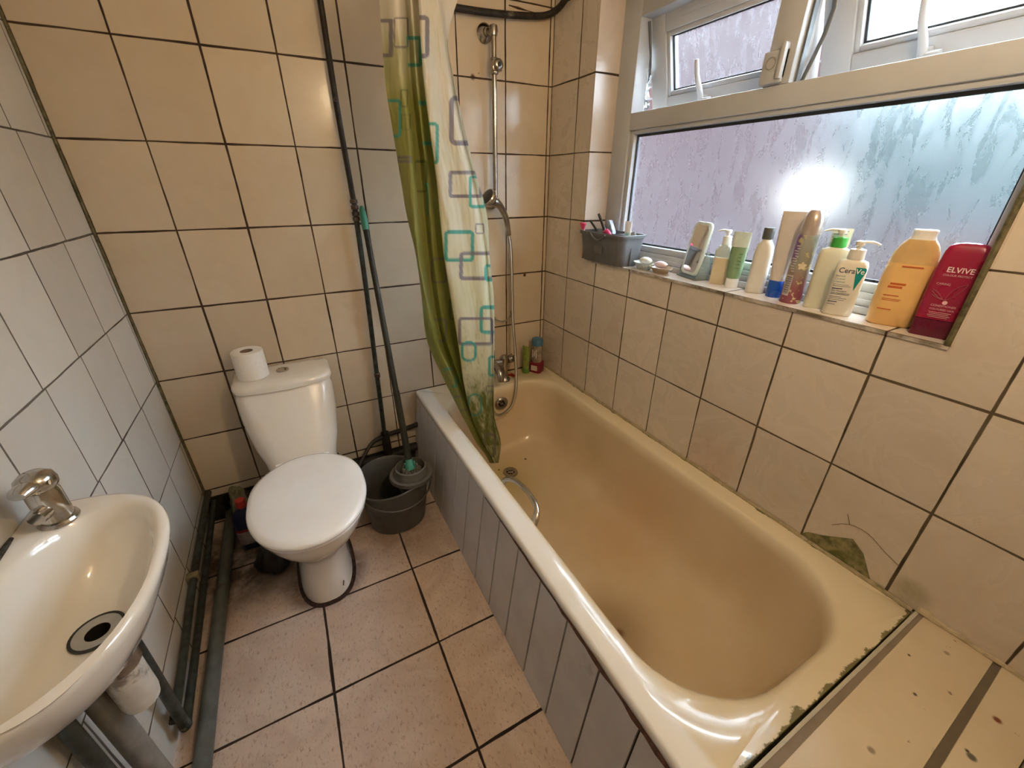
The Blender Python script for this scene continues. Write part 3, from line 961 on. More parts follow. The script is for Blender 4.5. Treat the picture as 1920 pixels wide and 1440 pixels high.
# green tube and jar in the bath corner
gt = thing('green_tube', 'small translucent green tube standing upright in the bath corner', 'tube', (1.487, -0.060, RIM), -1.1)
g = MB()
rows = []
for z, hx, hy in ((0.028, 0.018, 0.015), (0.05, 0.020, 0.014), (0.09, 0.021, 0.009), (0.125, 0.0215, 0.004), (0.135, 0.0215, 0.0015), (0.146, 0.0215, 0.0012)):
    rows.append(ell(hx, hy, z, n=28))
g.loft(rows).build('tube_body', simple('green_gel', (0.36, 0.42, 0.10), 0.3, var=0.25, scale=45, trans=0.15), gt, local=True)
MB().lathe([(0.0175, 0.0), (0.0185, 0.003), (0.0180, 0.028), (0.012, 0.029)], (0, 0, 0), 'z', 24).build('cap', simple('green_cap', (0.15, 0.30, 0.07), 0.35), gt, local=True)
jr = thing('bath_jar', 'clear jar with blue lid and crimson base in the bath corner', 'jar', (1.548, -0.068, RIM), -1.0)
MB().loft([rrect(0.031, 0.031, 0.012, z) for z in (0.0, 0.002, 0.052)] + [rrect(0.029, 0.029, 0.02, 0.056)]).build('jar_base', simple('crimson_plastic', (0.22, 0.012, 0.03), 0.35), jr, local=True)
MB().lathe([(0.027, 0.056), (0.028, 0.075), (0.026, 0.13), (0.024, 0.148)], (0, 0, 0), 'z', 28).build('jar_body', simple('milky_jar', (0.52, 0.42, 0.33), 0.2, trans=0.3, var=0.2, scale=50), jr, local=True)
MB().lathe([(0.029, 0.146), (0.030, 0.15), (0.030, 0.172), (0.027, 0.180), (0.0, 0.182)], (0, 0, 0), 'z', 28).build('lid', simple('blue_lid', (0.07, 0.20, 0.36), 0.35), jr, local=True)
MB().box(-0.018, 0.018, -0.0316, -0.031, 0.012, 0.040).build('label_patch', simple('paper_label', (0.62, 0.55, 0.48), 0.6), jr, local=True)
lm = MB()
for (x, z0, z1) in ((-0.012, 0.085, 0.125), (-0.002, 0.09, 0.12), (0.008, 0.082, 0.128)):
    lm.box(x - 0.002, x + 0.002, -0.0282, -0.0262, z0, z1)
lm.build('print_marks', simple('white_print', (0.75, 0.72, 0.68), 0.5), jr, local=True)

# black cable/pipe high on the back wall
cb_ = MB().tube([(0.93, -0.022, 1.852), (1.10, -0.022, 1.842), (1.25, -0.022, 1.842), (1.40, -0.022, 1.850), (1.52, -0.022, 1.862), (1.575, -0.028, 1.872), (1.600, -0.060, 1.886),
                 (1.603, -0.11, 1.905), (1.603, -0.20, 1.935), (1.603, -0.32, 1.97)], 0.0115, 12, smooth=5)
tag(cb_.build('black_pipe', simple('painted_black_pipe', (0.035, 0.028, 0.022), 0.5, var=0.3, scale=40, dirt=((0.24, 0.20, 0.15), 0.62)), loc=(1.3, -0.02, 1.85)),
    'flaking black pipe running high across the corner above the shower rail', 'pipe')
crk = MB().tube([(1.42, -0.0008, 1.885), (1.46, -0.0008, 1.882), (1.50, -0.0008, 1.880), (1.60, -0.0008, 1.876)], [0.0015, 0.004, 0.0012, 0.001], 6)
tag(crk.build('plaster_crack', simple('crack_dark', (0.07, 0.035, 0.02), 0.9), loc=(1.5, 0, 1.88)), 'dark brown crack in tile above the high black pipe', 'crack')

# ------------------------------------------------------------------ shower curtain
_R = Euler((1.1148, -0.0021, -0.4869), 'XYZ').to_matrix()
_C = Vector((0.5072, -1.7521, 1.2912))


def cloth_point(u, v, y):
    """where a measured fold of the cloth hangs, at depth y in the room"""
    d = _R @ Vector(((u - 960) / 765.45, -(v - 720) / 765.45, -1.0))
    t = (y - _C.y) / d.y
    return _C + d * t


LV = [-130, 0, 75, 150, 250, 330, 400, 480, 560, 640, 720, 780, 830, 868]
CP = [
    [702, 711, 716, 722, 737, 750, 762, 780, 791, 801, 836, 866, 893, 918],
    [737, 745, 750, 755, 766, 772, 778, 785, 799, 818, 853, 875, 897, 922],
    [752, 760, 765, 770, 781, 789, 795, 803, 812, 828, 858, 880, 902, 924],
    [763, 772, 777, 783, 793, 802, 808, 815, 826, 841, 866, 886, 906, 926],
    [781, 790, 795, 800, 812, 822, 830, 840, 850, 862, 876, 893, 911, 928],
    [778, 785, 789, 795, 807, 818, 825, 833, 846, 859, 870, 884, 905, 926],
    [799, 808, 815, 824, 838, 852, 862, 873, 884, 892, 899, 906, 916, 929],
    [812, 824, 832, 843, 862, 880, 895, 905, 912, 917, 919, 919, 926, 931],
    [818, 830, 838, 849, 867, 886, 901, 912, 918, 923, 923, 923, 932, 933],
    [885, 858, 840, 852, 873, 893, 913, 918, 926, 927, 926, 927, 939, 935]]
YB = [-0.475, -0.47, -0.467, -0.463, -0.46, -0.457, -0.453, -0.45, -0.445, -0.44, -0.43, -0.415, -0.39, -0.36]
DY = [0.0, -0.035, 0.02, -0.015, 0.045, -0.045, -0.038, -0.032, 0.02, 0.03]
RINGS = [  # u0 u1 v0 v1 r th colour a0 a1   (printed linked squares)
    (760, 805, 29, 109, 9, 8, 'g', 4.95, 9), (780, 823, 230, 308, 8, 6.5, 't', 4.95, 9), (842, 902, 179, 273, 14, 9, 'g', 4.95, 9),
    (841, 905, 320, 371, 6, 6.5, 'g', 4.95, 9), (879, 912, 329, 390, 6, 5.5, 't', 4.95, 9), (833, 889, 432, 491, 8, 6.5, 't', 4.95, 9),
    (861, 932, 472, 526, 9, 7, 'g', 4.95, 9), (891, 908, 419, 438, 3, 2.2, 'g', 4.95, 9), (908, 940, 495, 528, 8, 6, 't', 4.95, 9),
    (899, 940, 573, 626, 9, 6.5, 't', 4.95, 9), (859, 925, 595, 648, 7, 5.5, 'g', 4.95, 9), (915, 945, 667, 706, 6, 5, 't', 4.95, 9),
    (864, 894, 640, 678, 12, 5, 't', 4.95, 7), (877, 904, 738, 780, 12, 3.5, 't', 4.95, 9), (911, 940, 723, 735, 3, 2, 'g', 4.95, 9),
    (906, 930, 812, 857, 8, 5, 'g', 4.5, 9), (690, 737, 35, 108, 4, 8, 'g', -1, 1.2), (738, 766, 32, 90, 5, 3, 'g', 0.5, 2.6),
    (757, 792, 68, 125, 6, 7, 't', 1.8, 4.95), (715, 753, 185, 258, 9, 6, 't', -1, 1.3), (751, 765, 167, 200, 3, 2, 'd', 0.4, 2.2),
    (752, 770, 213, 243, 3, 2, 'd', 0.4, 2.2), (768, 815, 190, 272, 6, 7, 't', 2.8, 4.95), (776, 802, 301, 361, 5, 4, 'd', 1.4, 3.2),
    (783, 804, 343, 405, 5, 4, 't', 2.4, 4.6), (790, 808, 435, 456, 3, 2.2, 'g', 2, 4.6), (808, 838, 483, 531, 8, 4, 'g', 2, 4.95),
    (800, 838, 597, 641, 6, 4, 'g', 1.5, 4.9), (832, 857, 690, 727, 4, 4, 't', 0.5, 2.2), (842, 870, 560, 600, 4, 4, 'd', 2, 4.9),
    (840, 880, 742, 770, 5, 3, 'g', 0.3, 2), (742, 775, 292, 306, 4, 5, 'g', -1, 1.1)]
from mathutils import noise as mnoise


def cr1(p, x):
    """Catmull-Rom through the list p at real index x"""
    n = len(p)
    x = max(0, min(n - 1 - 1e-6, x))
    i = int(x)
    t = x - i
    p0, p1, p2, p3 = p[max(0, i - 1)], p[i], p[i + 1], p[min(n - 1, i + 2)]
    return 0.5 * (2 * p1 + (p2 - p0) * t + (2 * p0 - 5 * p1 + 4 * p2 - p3) * t * t + (3 * p1 - p0 - 3 * p2 + p3) * t ** 3)


NA, NV = 200, 420
cv, cc_, cf = [], [], []
for j in range(NV + 1):
    x = (len(LV) - 1) * j / NV
    i = min(int(x), len(LV) - 2)
    v = LV[i] + (LV[i + 1] - LV[i]) * (x - i)
    us = [cr1(c, x) for c in CP]
    yb = cr1(YB, x)
    k = 1.0 if v < 600 else max(0.35, 1.0 - (v - 600) / 330)
    ds = [d * k for d in DY]
    if v > 75:
        ds[9] = 0.0
    # hem and small creases
    for a_ in range(NA + 1):
        a = 9 * a_ / NA
        u = cr1(us, a)
        y = yb + cr1(ds, a)
        y += 0.004 * mnoise.noise(Vector((a * 1.7, v * 0.012, 3.1))) + 0.0016 * mnoise.noise(Vector((a * 6, v * 0.03, 8.1)))
        P = cloth_point(u, v + 2.5 * mnoise.noise(Vector((a * 1.2, 5, 1))) * (1 if v > 840 else 0), y)
        cv.append(tuple(P))
        n1 = mnoise.noise(Vector((a * 0.9, v * 0.012, 0.3)))
        n2 = mnoise.noise(Vector((a * 3.0, v * 0.05, 1.3)))
        n3 = mnoise.noise(Vector((a * 9.0, v * 0.16, 4.3)))
        if a > 4.97:
            g = 0.10 + 0.45 * max(0, min(1, (v - 120) / 500)) + 0.18 * n1 + 0.14 * n2
            m = max(0, min(1, (v - 690) / 60)) * max(0, min(1, (a - 4.9 + (v - 700) / 50) / 1.6)) * (0.85 + 0.6 * n2 + 0.4 * n3)
            if v > 835:
                m *= 0.75
            m += 0.5 * max(0, n3 + 0.4 * n2 - 0.15) * max(0, min(1, (v - 560) / 120))
        else:
            g = 0.10 + 0.85 * max(0, min(1, (v - 20) / 170)) + 0.2 * n1
            m = 0.46 * max(0, min(1, (v - 60) / 220)) + 0.25 * max(0, n1) + (0.35 * max(0, min(1, (v - 480) / 250)) * (1 if a > 2.2 else 0.45))
        g = max(0, min(1, g)); m = max(0, min(0.95, m))
        c0 = Vector((0.80, 0.77, 0.70))
        c1 = Vector((0.62, 0.62, 0.30)) if a > 4.97 else Vector((0.46, 0.46, 0.14))
        c2 = Vector((0.115, 0.15, 0.022))
        c = c0.lerp(c1, g).lerp(c2, m)
        for (u0, u1, v0, v1, r, th, kc, a0, a1) in RINGS:
            if not (a0 <= a <= a1):
                continue
            if u < u0 - 3 or u > u1 + 3 or v < v0 - 3 or v > v1 + 3:
                continue
            hx, hy = (u1 - u0) / 2, (v1 - v0) / 2
            dx = abs(u - (u0 + u1) / 2) - (hx - r)
            dy = abs(v - (v0 + v1) / 2) - (hy - r)
            sd = math.hypot(max(dx, 0), max(dy, 0)) + min(max(dx, dy), 0) - r
            w = min(1, max(0, 0.5 - sd)) * min(1, max(0, 0.5 + sd + th))
            if w > 0:
                ink = {'g': Vector((0.22, 0.20, 0.26)), 't': Vector((0.04, 0.40, 0.36)), 'd': Vector((0.10, 0.13, 0.06))}[kc]
                c = c.lerp(ink.lerp(c2, m * 0.6), w * 0.9)
        cc_.append((c.x, c.y, c.z, 1))
for j in range(NV):
    for a_ in range(NA):
        o0 = j * (NA + 1) + a_
        cf.append((o0, o0 + 1, o0 + NA + 2, o0 + NA + 1))
me = bpy.data.meshes.new('shower_curtain')
cloc = Vector((1.0, -0.45, 1.0))
me.from_pydata([tuple(Vector(p) - cloc) for p in cv], [], cf)
ca = me.color_attributes.new('cloth', 'FLOAT_COLOR', 'POINT')
ca.data.foreach_set('color', [x for c in cc_ for x in c])
me.shade_smooth()
t = NT('curtain_cloth')
at = t.n.new('ShaderNodeAttribute')
at.attribute_name = 'cloth'
t.l.new(at.outputs['Color'], t.p.inputs['Base Color'])
t.rough(0.38)
tl = t.n.new('ShaderNodeBsdfTranslucent')
t.l.new(at.outputs['Color'], tl.inputs['Color'])
mx = t.n.new('ShaderNodeMixShader')
mx.inputs[0].default_value = 0.42
t.l.new(t.p.outputs[0], mx.inputs[1])
t.l.new(tl.outputs[0], mx.inputs[2])
t.l.new(mx.outputs[0], t.out.inputs['Surface'])
me.materials.append(t.m)
co = bpy.data.objects.new('shower_curtain', me)
COL.objects.link(co)
co.location = cloc
tag(co, 'mildewed white and green shower curtain with teal and grey linked squares hanging into the bath', 'shower curtain')
zt_ = max(p[2] for p in cv)
crl = MB().tube([(0.95, -0.001, zt_ + 0.004), (0.95, YF + 0.001, zt_ + 0.004)], 0.012, 14)
tag(crl.build('curtain_rail', simple('white_rail', (0.8, 0.8, 0.78), 0.3), loc=(0.95, -0.9, zt_)), 'white rail above the bath carrying the shower curtain', 'curtain rail')

# ------------------------------------------------------------------ toilet
to = thing('toilet', 'white close-coupled toilet with closed lid against the tiled back wall', 'toilet', (0.40, -0.45, 0.0))
cx = 0.397


def cist(hx, yf, z, bow, yb=-0.012, r=0.045, cxx=cx):
    ring = rrect(hx, (yb - yf) / 2, (0.02, 0.02, r, r), z, (cxx, (yb + yf) / 2), nc=8, ns=10)
    out = []
    for (x, y, zz) in ring:
        if y < (yb + yf) / 2:
            y -= bow * (1 - ((x - cxx) / hx) ** 2)
        out.append((x, y, zz))
    return out


rings = [cist(0.100, -0.300, 0.27, 0.010, -0.03, 0.06, 0.402), cist(0.108, -0.318, 0.285, 0.012, -0.02, 0.07, 0.402), cist(0.118, -0.325, 0.330, 0.014, r=0.07, cxx=0.402),
         cist(0.126, -0.312, 0.375, 0.016, r=0.075, cxx=0.401), cist(0.143, -0.285, 0.415, 0.018, r=0.08, cxx=0.399), cist(0.153, -0.252, 0.46, 0.02, r=0.075), cist(0.161, -0.222, 0.51, 0.022, r=0.065),
         cist(0.164, -0.196, 0.555, 0.022, r=0.055), cist(0.164, -0.178, 0.59, 0.02), cist(0.160, -0.166, 0.613, 0.02)]
MB().loft(rings).build('cistern', m_cer, to, sharp=60)
rings = [cist(0.163, -0.168, 0.6135, 0.022), cist(0.167, -0.174, 0.6165, 0.024), cist(0.168, -0.175, 0.630, 0.024), cist(0.165, -0.170, 0.640, 0.024),
         cist(0.155, -0.158, 0.6475, 0.02, r=0.04), cist(0.12, -0.13, 0.650, 0.014, -0.03)]
MB().loft(rings).build('cistern_lid', m_cer, to, sharp=60)
MB().lathe([(0.021, 0.648), (0.022, 0.6535), (0.019, 0.655), (0.0175, 0.6535), (0.0, 0.6535)], (0.400, -0.085, 0), 'z', 28, False, False).build('flush_button', m_chrome, to)


def bowl(hx, yf, yb, z, p=2.2, c=0.405):
    return ell(hx, (yb - yf) / 2, z, (c, (yb + yf) / 2), 56, p)


rings = [bowl(0.0895, -0.640, -0.27, 0.0, 2.6, 0.397), bowl(0.087, -0.638, -0.27, 0.03, 2.6, 0.397), bowl(0.079, -0.634, -0.26, 0.10, 2.5, 0.399), bowl(0.078, -0.644, -0.24, 0.18, 2.4, 0.402),
         bowl(0.088, -0.668, -0.22, 0.225, 2.3, 0.405), bowl(0.114, -0.708, -0.22, 0.265, 2.2, 0.408), bowl(0.141, -0.752, -0.28, 0.315, 2.2, 0.411), bowl(0.155, -0.783, -0.33, 0.365, 2.2, 0.413),
         bowl(0.158, -0.793, -0.37, 0.395, 2.2, 0.413), bowl(0.150, -0.786, -0.38, 0.402, 2.2, 0.413)]
MB().loft(rings).build('bowl', m_cer, to, sharp=60)
pl = MB().loft([cist(0.080, -0.40, 0.30, 0, -0.20, 0.02, 0.405), cist(0.090, -0.42, 0.345, 0, -0.20, 0.02, 0.408), cist(0.090, -0.42, 0.365, 0, -0.20, 0.02, 0.410), cist(0.085, -0.415, 0.370, 0, -0.20, 0.02, 0.410)])
pl.build('platform', m_cer, to, sharp=60)


def seatring(hx, yf, yb, z, sq=0.0):
    r = []
    for k in range(72):
        a = 2 * PI * k / 72
        c_, s_ = math.cos(a), math.sin(a)
        y = (yb + yf) / 2 + (yb - yf) / 2 * math.copysign(abs(s_) ** (0.70 if s_ > 0 else 0.98), s_)
        x = 0.413 + hx * math.copysign(abs(c_) ** (0.80 if s_ > 0 else 0.92), c_) * (1.0 - 0.30 * max(0, s_) ** 2.5)
        r.append((x, y, z))
    return r


MB().loft([seatring(0.158, -0.800, -0.385, 0.403), seatring(0.163, -0.806, -0.382, 0.407), seatring(0.163, -0.806, -0.382, 0.414), seatring(0.158, -0.802, -0.385, 0.4175)]).build('seat', m_seat, to, sharp=60)
MB().loft([seatring(0.160, -0.808, -0.382, 0.4185), seatring(0.166, -0.815, -0.378, 0.423), seatring(0.167, -0.816, -0.377, 0.430), seatring(0.163, -0.811, -0.380, 0.437), seatring(0.150, -0.795, -0.392, 0.4415),
           seatring(0.11, -0.745, -0.43, 0.4435), seatring(0.05, -0.66, -0.52, 0.4440)]).build('lid', m_seat, to, sharp=60)
for sx in (-0.07, 0.07):
    MB().tube([(0.408 + sx - 0.015, -0.372, 0.413), (0.408 + sx + 0.015, -0.372, 0.413)], 0.010, 12).build('hinge', m_seat, to)
MB().tube([(0.445, -0.641, 0.055), (0.449, -0.640, 0.075)], 0.0018, 6).build('stain', m_hole, to)

gr = MB()
gr.loft([bowl(0.0885, -0.639, -0.27, 0.0055, 2.6, 0.397), bowl(0.096, -0.648, -0.265, 0.004, 2.6, 0.397), bowl(0.100, -0.654, -0.26, 0.0006, 2.6, 0.398)], False, False)
gr.build('grime_ring', simple('black_brown_sealant', (0.045, 0.022, 0.018), 0.8, var=0.3, scale=70), to)

tr_ = thing('toilet_roll', 'white toilet roll standing on left of the cistern lid', 'toilet roll', (0.305, -0.095, 0.6505), 0.3)
rp = [(0.022, 0.0), (0.050, 0.0), (0.0515, 0.002), (0.0515, 0.098), (0.050, 0.100), (0.022, 0.100), (0.020, 0.098), (0.020, 0.002), (0.022, 0.0)]
MB().lathe(rp, (0, 0, 0), 'z', 40, False, False).build('paper', simple('toilet_paper', (0.82, 0.80, 0.76), 0.9, var=0.02, bump=0.1, scale=90), tr_, local=True)
MB().lathe([(0.0205, 0.001), (0.0205, 0.0995), (0.0190, 0.0995), (0.0190, 0.001)], (0, 0, 0), 'z', 32, False, False).build('core', simple('cardboard', (0.28, 0.19, 0.12), 0.9), tr_, local=True)

# ------------------------------------------------------------------ wash basin
ba = thing('wash_basin', 'small white wall-hung ceramic wash basin on the left wall', 'basin', (0.0, -1.08, 0.757))


def dring(hx, hy, z, cy=-1.075, cxx=0.03, x_back=0.002, p=2.5, n=60):
    out = []
    for k in range(n):
        a = 2 * PI * k / n
        c_, s_ = math.cos(a), math.sin(a)
        x = cxx + hx * math.copysign(abs(c_) ** (2 / p), c_)
        y = cy + hy * math.copysign(abs(s_) ** (2 / p), s_)
        out.append((max(x, x_back), y, z))
    return out


ZB = 0.757
rings = [dring(0.07, 0.09, 0.600), dring(0.125, 0.15, 0.622), dring(0.165, 0.192, 0.665), dring(0.190, 0.219, 0.712), dring(0.199, 0.230, 0.738), dring(0.202, 0.233, 0.750),
         dring(0.199, 0.231, ZB), dring(0.192, 0.224, ZB + 0.002)]
IC = (0.118, -1.095)


def iring(hx, hy, z, c=IC, p=2.3, n=60):
    out = []
    for k in range(n):
        a = 2 * PI * k / n
        c_, s_ = math.cos(a), math.sin(a)
        out.append((c[0] + hx * math.copysign(abs(c_) ** (2 / p), c_), c[1] + hy * math.copysign(abs(s_) ** (2 / p), s_), z))
    return out


rings += [iring(0.102, 0.198, ZB + 0.001), iring(0.097, 0.193, ZB - 0.004), iring(0.091, 0.186, ZB - 0.018), iring(0.084, 0.172, ZB - 0.05), iring(0.073, 0.145, ZB - 0.085, (0.115, -1.09)),
          iring(0.055, 0.10, ZB - 0.110, (0.112, -1.08)), iring(0.036, 0.05, ZB - 0.120, (0.110, -1.072), 2.0), iring(0.024, 0.024, ZB - 0.123, (0.110, -1.070), 2.0)]
MB().loft(rings, True, False).build('basin_body', m_basin, ba, sharp=60)
dz = ZB - 0.123
d_ = MB().lathe([(0.030, dz + 0.002), (0.031, dz + 0.0060), (0.024, dz + 0.0055), (0.0160, dz + 0.0040)], (0.110, -1.070, 0), 'z', 32, False, False).build('drain', simple('pale_plug_seat', (0.42, 0.42, 0.41), 0.3, 0.2, dirt=((0.12, 0.12, 0.13), 0.60)), ba)
MB().lathe([(0.0162, dz + 0.0041), (0.0158, dz - 0.010), (0.0150, dz - 0.035), (0.0005, dz - 0.036)], (0.110, -1.070, 0), 'z', 24, False, True).build('drain_hole', m_hole, d_)
MB().lathe([(0.035, dz + 0.0035), (0.0355, dz + 0.006), (0.031, dz + 0.0055)], (0.110, -1.070, 0), 'z', 32, False, False).build('drain_seal', simple('black_seal', (0.02, 0.02, 0.025), 0.4), d_)
MB().lathe([(0.009, 0), (0, 0.0005)], (0.0335, -1.10, ZB - 0.035), 'x', 16, False, False).build('overflow_hole', m_hole, ba)
MB().tube([(0.005, -0.925, ZB + 0.003), (0.006, -0.98, ZB + 0.003), (0.005, -1.03, ZB + 0.003), (0.006, -1.12, ZB + 0.002)], [0.003, 0.0055, 0.004, 0.003], 8, smooth=3).build('mouldy_joint', simple('black_mould', (0.06, 0.055, 0.045), 0.8, var=0.3, scale=90), ba)

tp = thing('basin_tap', 'chrome mixer tap with domed lever on the basin', 'tap', (0.057, -0.902, ZB))
zt0 = ZB + 0.0005
b = MB()
b.lathe([(0.027, 0), (0.028, 0.004), (0.026, 0.008), (0.0225, 0.009), (0.0225, 0.062), (0.021, 0.066), (0.0205, 0.070)], (0.057, -0.902, zt0), 'z', 32)
b.tube([(0.055, -0.915, zt0 + 0.034), (0.053, -0.932, zt0 + 0.036), (0.052, -0.940, zt0 + 0.036)], [0.014, 0.013, 0.012], 16)
b.build('tap_body', m_chrome, tp)
lv = MB()
lv.lathe([(0.022, 0.071), (0.0255, 0.075), (0.0265, 0.084), (0.024, 0.094), (0.016, 0.101), (0.0, 0.103)], (0.057, -0.902, zt0), 'z', 32)
lv.tube([(0.055, -0.912, zt0 + 0.086), (0.052, -0.930, zt0 + 0.088), (0.050, -0.944, zt0 + 0.086)], [0.019, 0.016, 0.011], 14, smooth=3, flat=0.65)
lvo = lv.build('tap_lever', m_chrome, tp)
MB().lathe([(0.0042, 0), (0.0, 0.001)], (0.0795, -0.916, zt0 + 0.086), 'x', 12, False, False).build('temperature_dot', simple('cream_dot', (0.75, 0.66, 0.45), 0.4), lvo)

# waste pipes below the basin
bw_ = thing('bottle_trap', 'grimy chrome and white bottle trap hanging under the wash basin', 'trap', (0.105, -1.065, 0.55))
MB().lathe([(0.019, 0.599), (0.019, 0.575), (0.031, 0.572), (0.032, 0.545), (0.029, 0.540)], (0.105, -1.065, 0), 'z', 28).build('collar', m_chrome_old, bw_)
MB().lathe([(0.0285, 0.540), (0.0285, 0.455), (0.026, 0.440), (0.018, 0.433), (0.0, 0.432)], (0.105, -1.065, 0), 'z', 28).build('trap_cup', simple('grimy_white', (0.60, 0.57, 0.52), 0.4, dirt=((0.22, 0.19, 0.16), 0.5)), bw_)
MB().tube([(0.085, -1.065, 0.560), (0.060, -1.055, 0.560), (0.048, -1.050, 0.545)], [0.018, 0.019, 0.020], 16).build('outlet', m_chrome_old, bw_)
m_greypipe = simple('grey_pipe', (0.23, 0.225, 0.21), 0.42, var=0.1, dirt=((0.12, 0.10, 0.08), 0.6))
tag(MB().tube([(0.048, -1.050, 0.555), (0.048, -1.050, 0.30), (0.050, -1.050, 0.045)], 0.0205, 18).build('waste_pipe', m_greypipe, loc=(0.048, -1.05, 0.3)), 'thick grey vertical waste pipe under the basin', 'pipe')
m_blackpipe = simple('black_pipe_paint', (0.045, 0.055, 0.05), 0.38, var=0.3, scale=35, dirt=((0.16, 0.17, 0.15), 0.62))
tag(MB().tube([(0.026, -1.095, 0.66), (0.026, -1.098, 0.30), (0.026, -1.10, 0.012)], 0.013, 14).build('supply_pipe', m_blackpipe, loc=(0.026, -1.1, 0.3)), 'dark supply pipe left of the grey waste pipe under the basin', 'pipe')
tag(MB().tube([(0.034, -0.870, 0.655), (0.034, -0.873, 0.30), (0.033, -0.880, 0.072), (0.032, -0.874, 0.049), (0.030, -0.85, 0.044), (0.026, -0.62, 0.048), (0.026, -0.30, 0.075), (0.026, -0.012, 0.10)],
              [0.0125, 0.0125, 0.0125, 0.014, 0.0115, 0.0105, 0.0105, 0.0105], 14, smooth=3).build('supply_pipe', m_blackpipe, loc=(0.03, -0.7, 0.2)), 'dark pipe dropping from the basin and turning along the skirting to the back corner', 'pipe')
p2_ = thing('supply_pipe', 'upper dark pipe clipped along the left wall towards the toilet corner', 'pipe', (0.022, -0.5, 0.1))
MB().tube([(0.022, -0.885, 0.092), (0.020, -0.66, 0.108), (0.020, -0.45, 0.132), (0.020, -0.012, 0.150)], 0.011, 14, smooth=3).build('pipe_run', m_blackpipe, p2_)
MB().box(0.001, 0.036, -0.462, -0.440, 0.117, 0.147).build('pipe_clip', simple('brass_clip', (0.36, 0.32, 0.20), 0.4, 0.5), p2_, bevel=0.003)
tag(MB().tube([(0.068, -0.012, 0.021), (0.070, -0.9, 0.021), (0.071, YF + 0.01, 0.021)], 0.0205, 18).build('floor_pipe', simple('floor_pipe_paint', (0.12, 0.13, 0.12), 0.45, var=0.12, dirt=((0.08, 0.075, 0.06), 0.58)), loc=(0.07, -0.9, 0.02)),
    'grey green pipe lying along the floor at the foot of the left wall', 'pipe')
m_filth = simple('black_grime_pipe', (0.020, 0.016, 0.014), 0.6, var=0.3, scale=30)
tag(MB().tube([(0.093, -0.030, 0.098), (0.40, -0.030, 0.098), (0.74, -0.030, 0.098), (0.899, -0.030, 0.112)], 0.020, 16).build('back_wall_pipe', m_filth, loc=(0.5, -0.03, 0.1)), 'grimy black pipe running low along the back wall behind toilet and bucket', 'pipe')
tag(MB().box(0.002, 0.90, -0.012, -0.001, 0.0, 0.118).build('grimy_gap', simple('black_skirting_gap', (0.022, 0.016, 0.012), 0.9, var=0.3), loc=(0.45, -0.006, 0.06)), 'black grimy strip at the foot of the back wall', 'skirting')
vp = thing('riser_pipe', 'long dark painted riser pipe up the back wall left of curtain', 'pipe', (0.753, -0.03, 1.0))
MB().tube([(0.748, -0.030, HC - 0.01), (0.750, -0.032, 1.90), (0.7535, -0.034, 1.80), (0.754, -0.030, 1.53), (0.762, -0.028, 1.22)], [0.0095] * 5, 14, smooth=4).build('upper_run', simple('black_brown_pipe', (0.030, 0.022, 0.015), 0.35, var=0.3, dirt=((0.12, 0.08, 0.05), 0.64)), vp)
MB().tube([(0.762, -0.028, 1.22), (0.758, -0.026, 0.90), (0.748, -0.026, 0.55), (0.740, -0.026, 0.225)], [0.0095] * 4, 14, smooth=4).build('lower_run', simple('verdigris_pipe', (0.035, 0.045, 0.038), 0.5, var=0.3, dirt=((0.20, 0.17, 0.13), 0.6)), vp)
m_joint = simple('tarnished_joint', (0.14, 0.10, 0.075), 0.35, 0.7, var=0.3)
for z in (1.232, 1.212, 1.190, 1.172):
    j = MB()
    j.lathe([(0.009, -0.008), (0.0135, -0.006), (0.0135, 0.006), (0.009, 0.008)], (0.762, -0.028, z), 'z', 16)
    j.build('pipe_collar', m_joint, vp)
j = MB()
j.lathe([(0.0095, -0.012), (0.0125, -0.008), (0.0125, 0.008), (0.0095, 0.012)], (0.7485, -0.026, 0.53), 'z', 16)
j.build('pipe_joint', m_joint, vp)
j = MB()
j.lathe([(0.004, 0), (0.006, 0.002), (0.006, -0.015), (0, -0.017)], (0.752, -0.038, 1.54), 'y', 10)
j.build('pipe_screw', m_joint, vp)
MB().tube([(0.741, -0.030, 0.235), (0.742, -0.032, 0.115)], [0.0185, 0.020], 16).build('thick_run', m_filth, vp)
MB().tube([(0.735, -0.030, 0.218), (0.82, -0.030, 0.224), (0.905, -0.030, 0.236)], 0.0115, 14).build('tee_branch', m_filth, vp)
fh = MB().tube([(0.738, -0.032, 0.214), (0.705, -0.038, 0.214), (0.665, -0.060, 0.205), (0.62, -0.09, 0.165), (0.585, -0.11, 0.142), (0.53, -0.10, 0.21), (0.485, -0.09, 0.30), (0.475, -0.09, 0.365)], [0.012, 0.011, 0.009, 0.0075, 0.0075, 0.0075, 0.0075, 0.008], 12, smooth=5)
tag(fh.build('flexible_hose', simple('braided_dark_hose', (0.05, 0.04, 0.035), 0.35, 0.3, var=0.2, scale=90), loc=(0.65, -0.07, 0.2)), 'dark flexible water hose curving from wall pipe to the toilet cistern', 'hose')

# ------------------------------------------------------------------ mop and bucket
BC = (0.700, -0.362)
bk = thing('mop_bucket', 'oval grey plastic mop bucket with round wringer beside the bath panel', 'bucket', (BC[0], BC[1], 0.0))
m_bucket = simple('grey_bucket', (0.075, 0.072, 0.066), 0.45, var=0.08)


def bring(hx, hy, z, wave=0.0):
    out = []
    for k in range(64):
        a = 2 * PI * k / 64
        x, y = hx * math.cos(a), hy * math.sin(a)
        dz_ = wave * (-0.6 * math.cos(2 * (a - 0.5)) + 0.4 * math.sin(a))
        out.append((BC[0] + x, BC[1] + y, z + dz_))
    return out


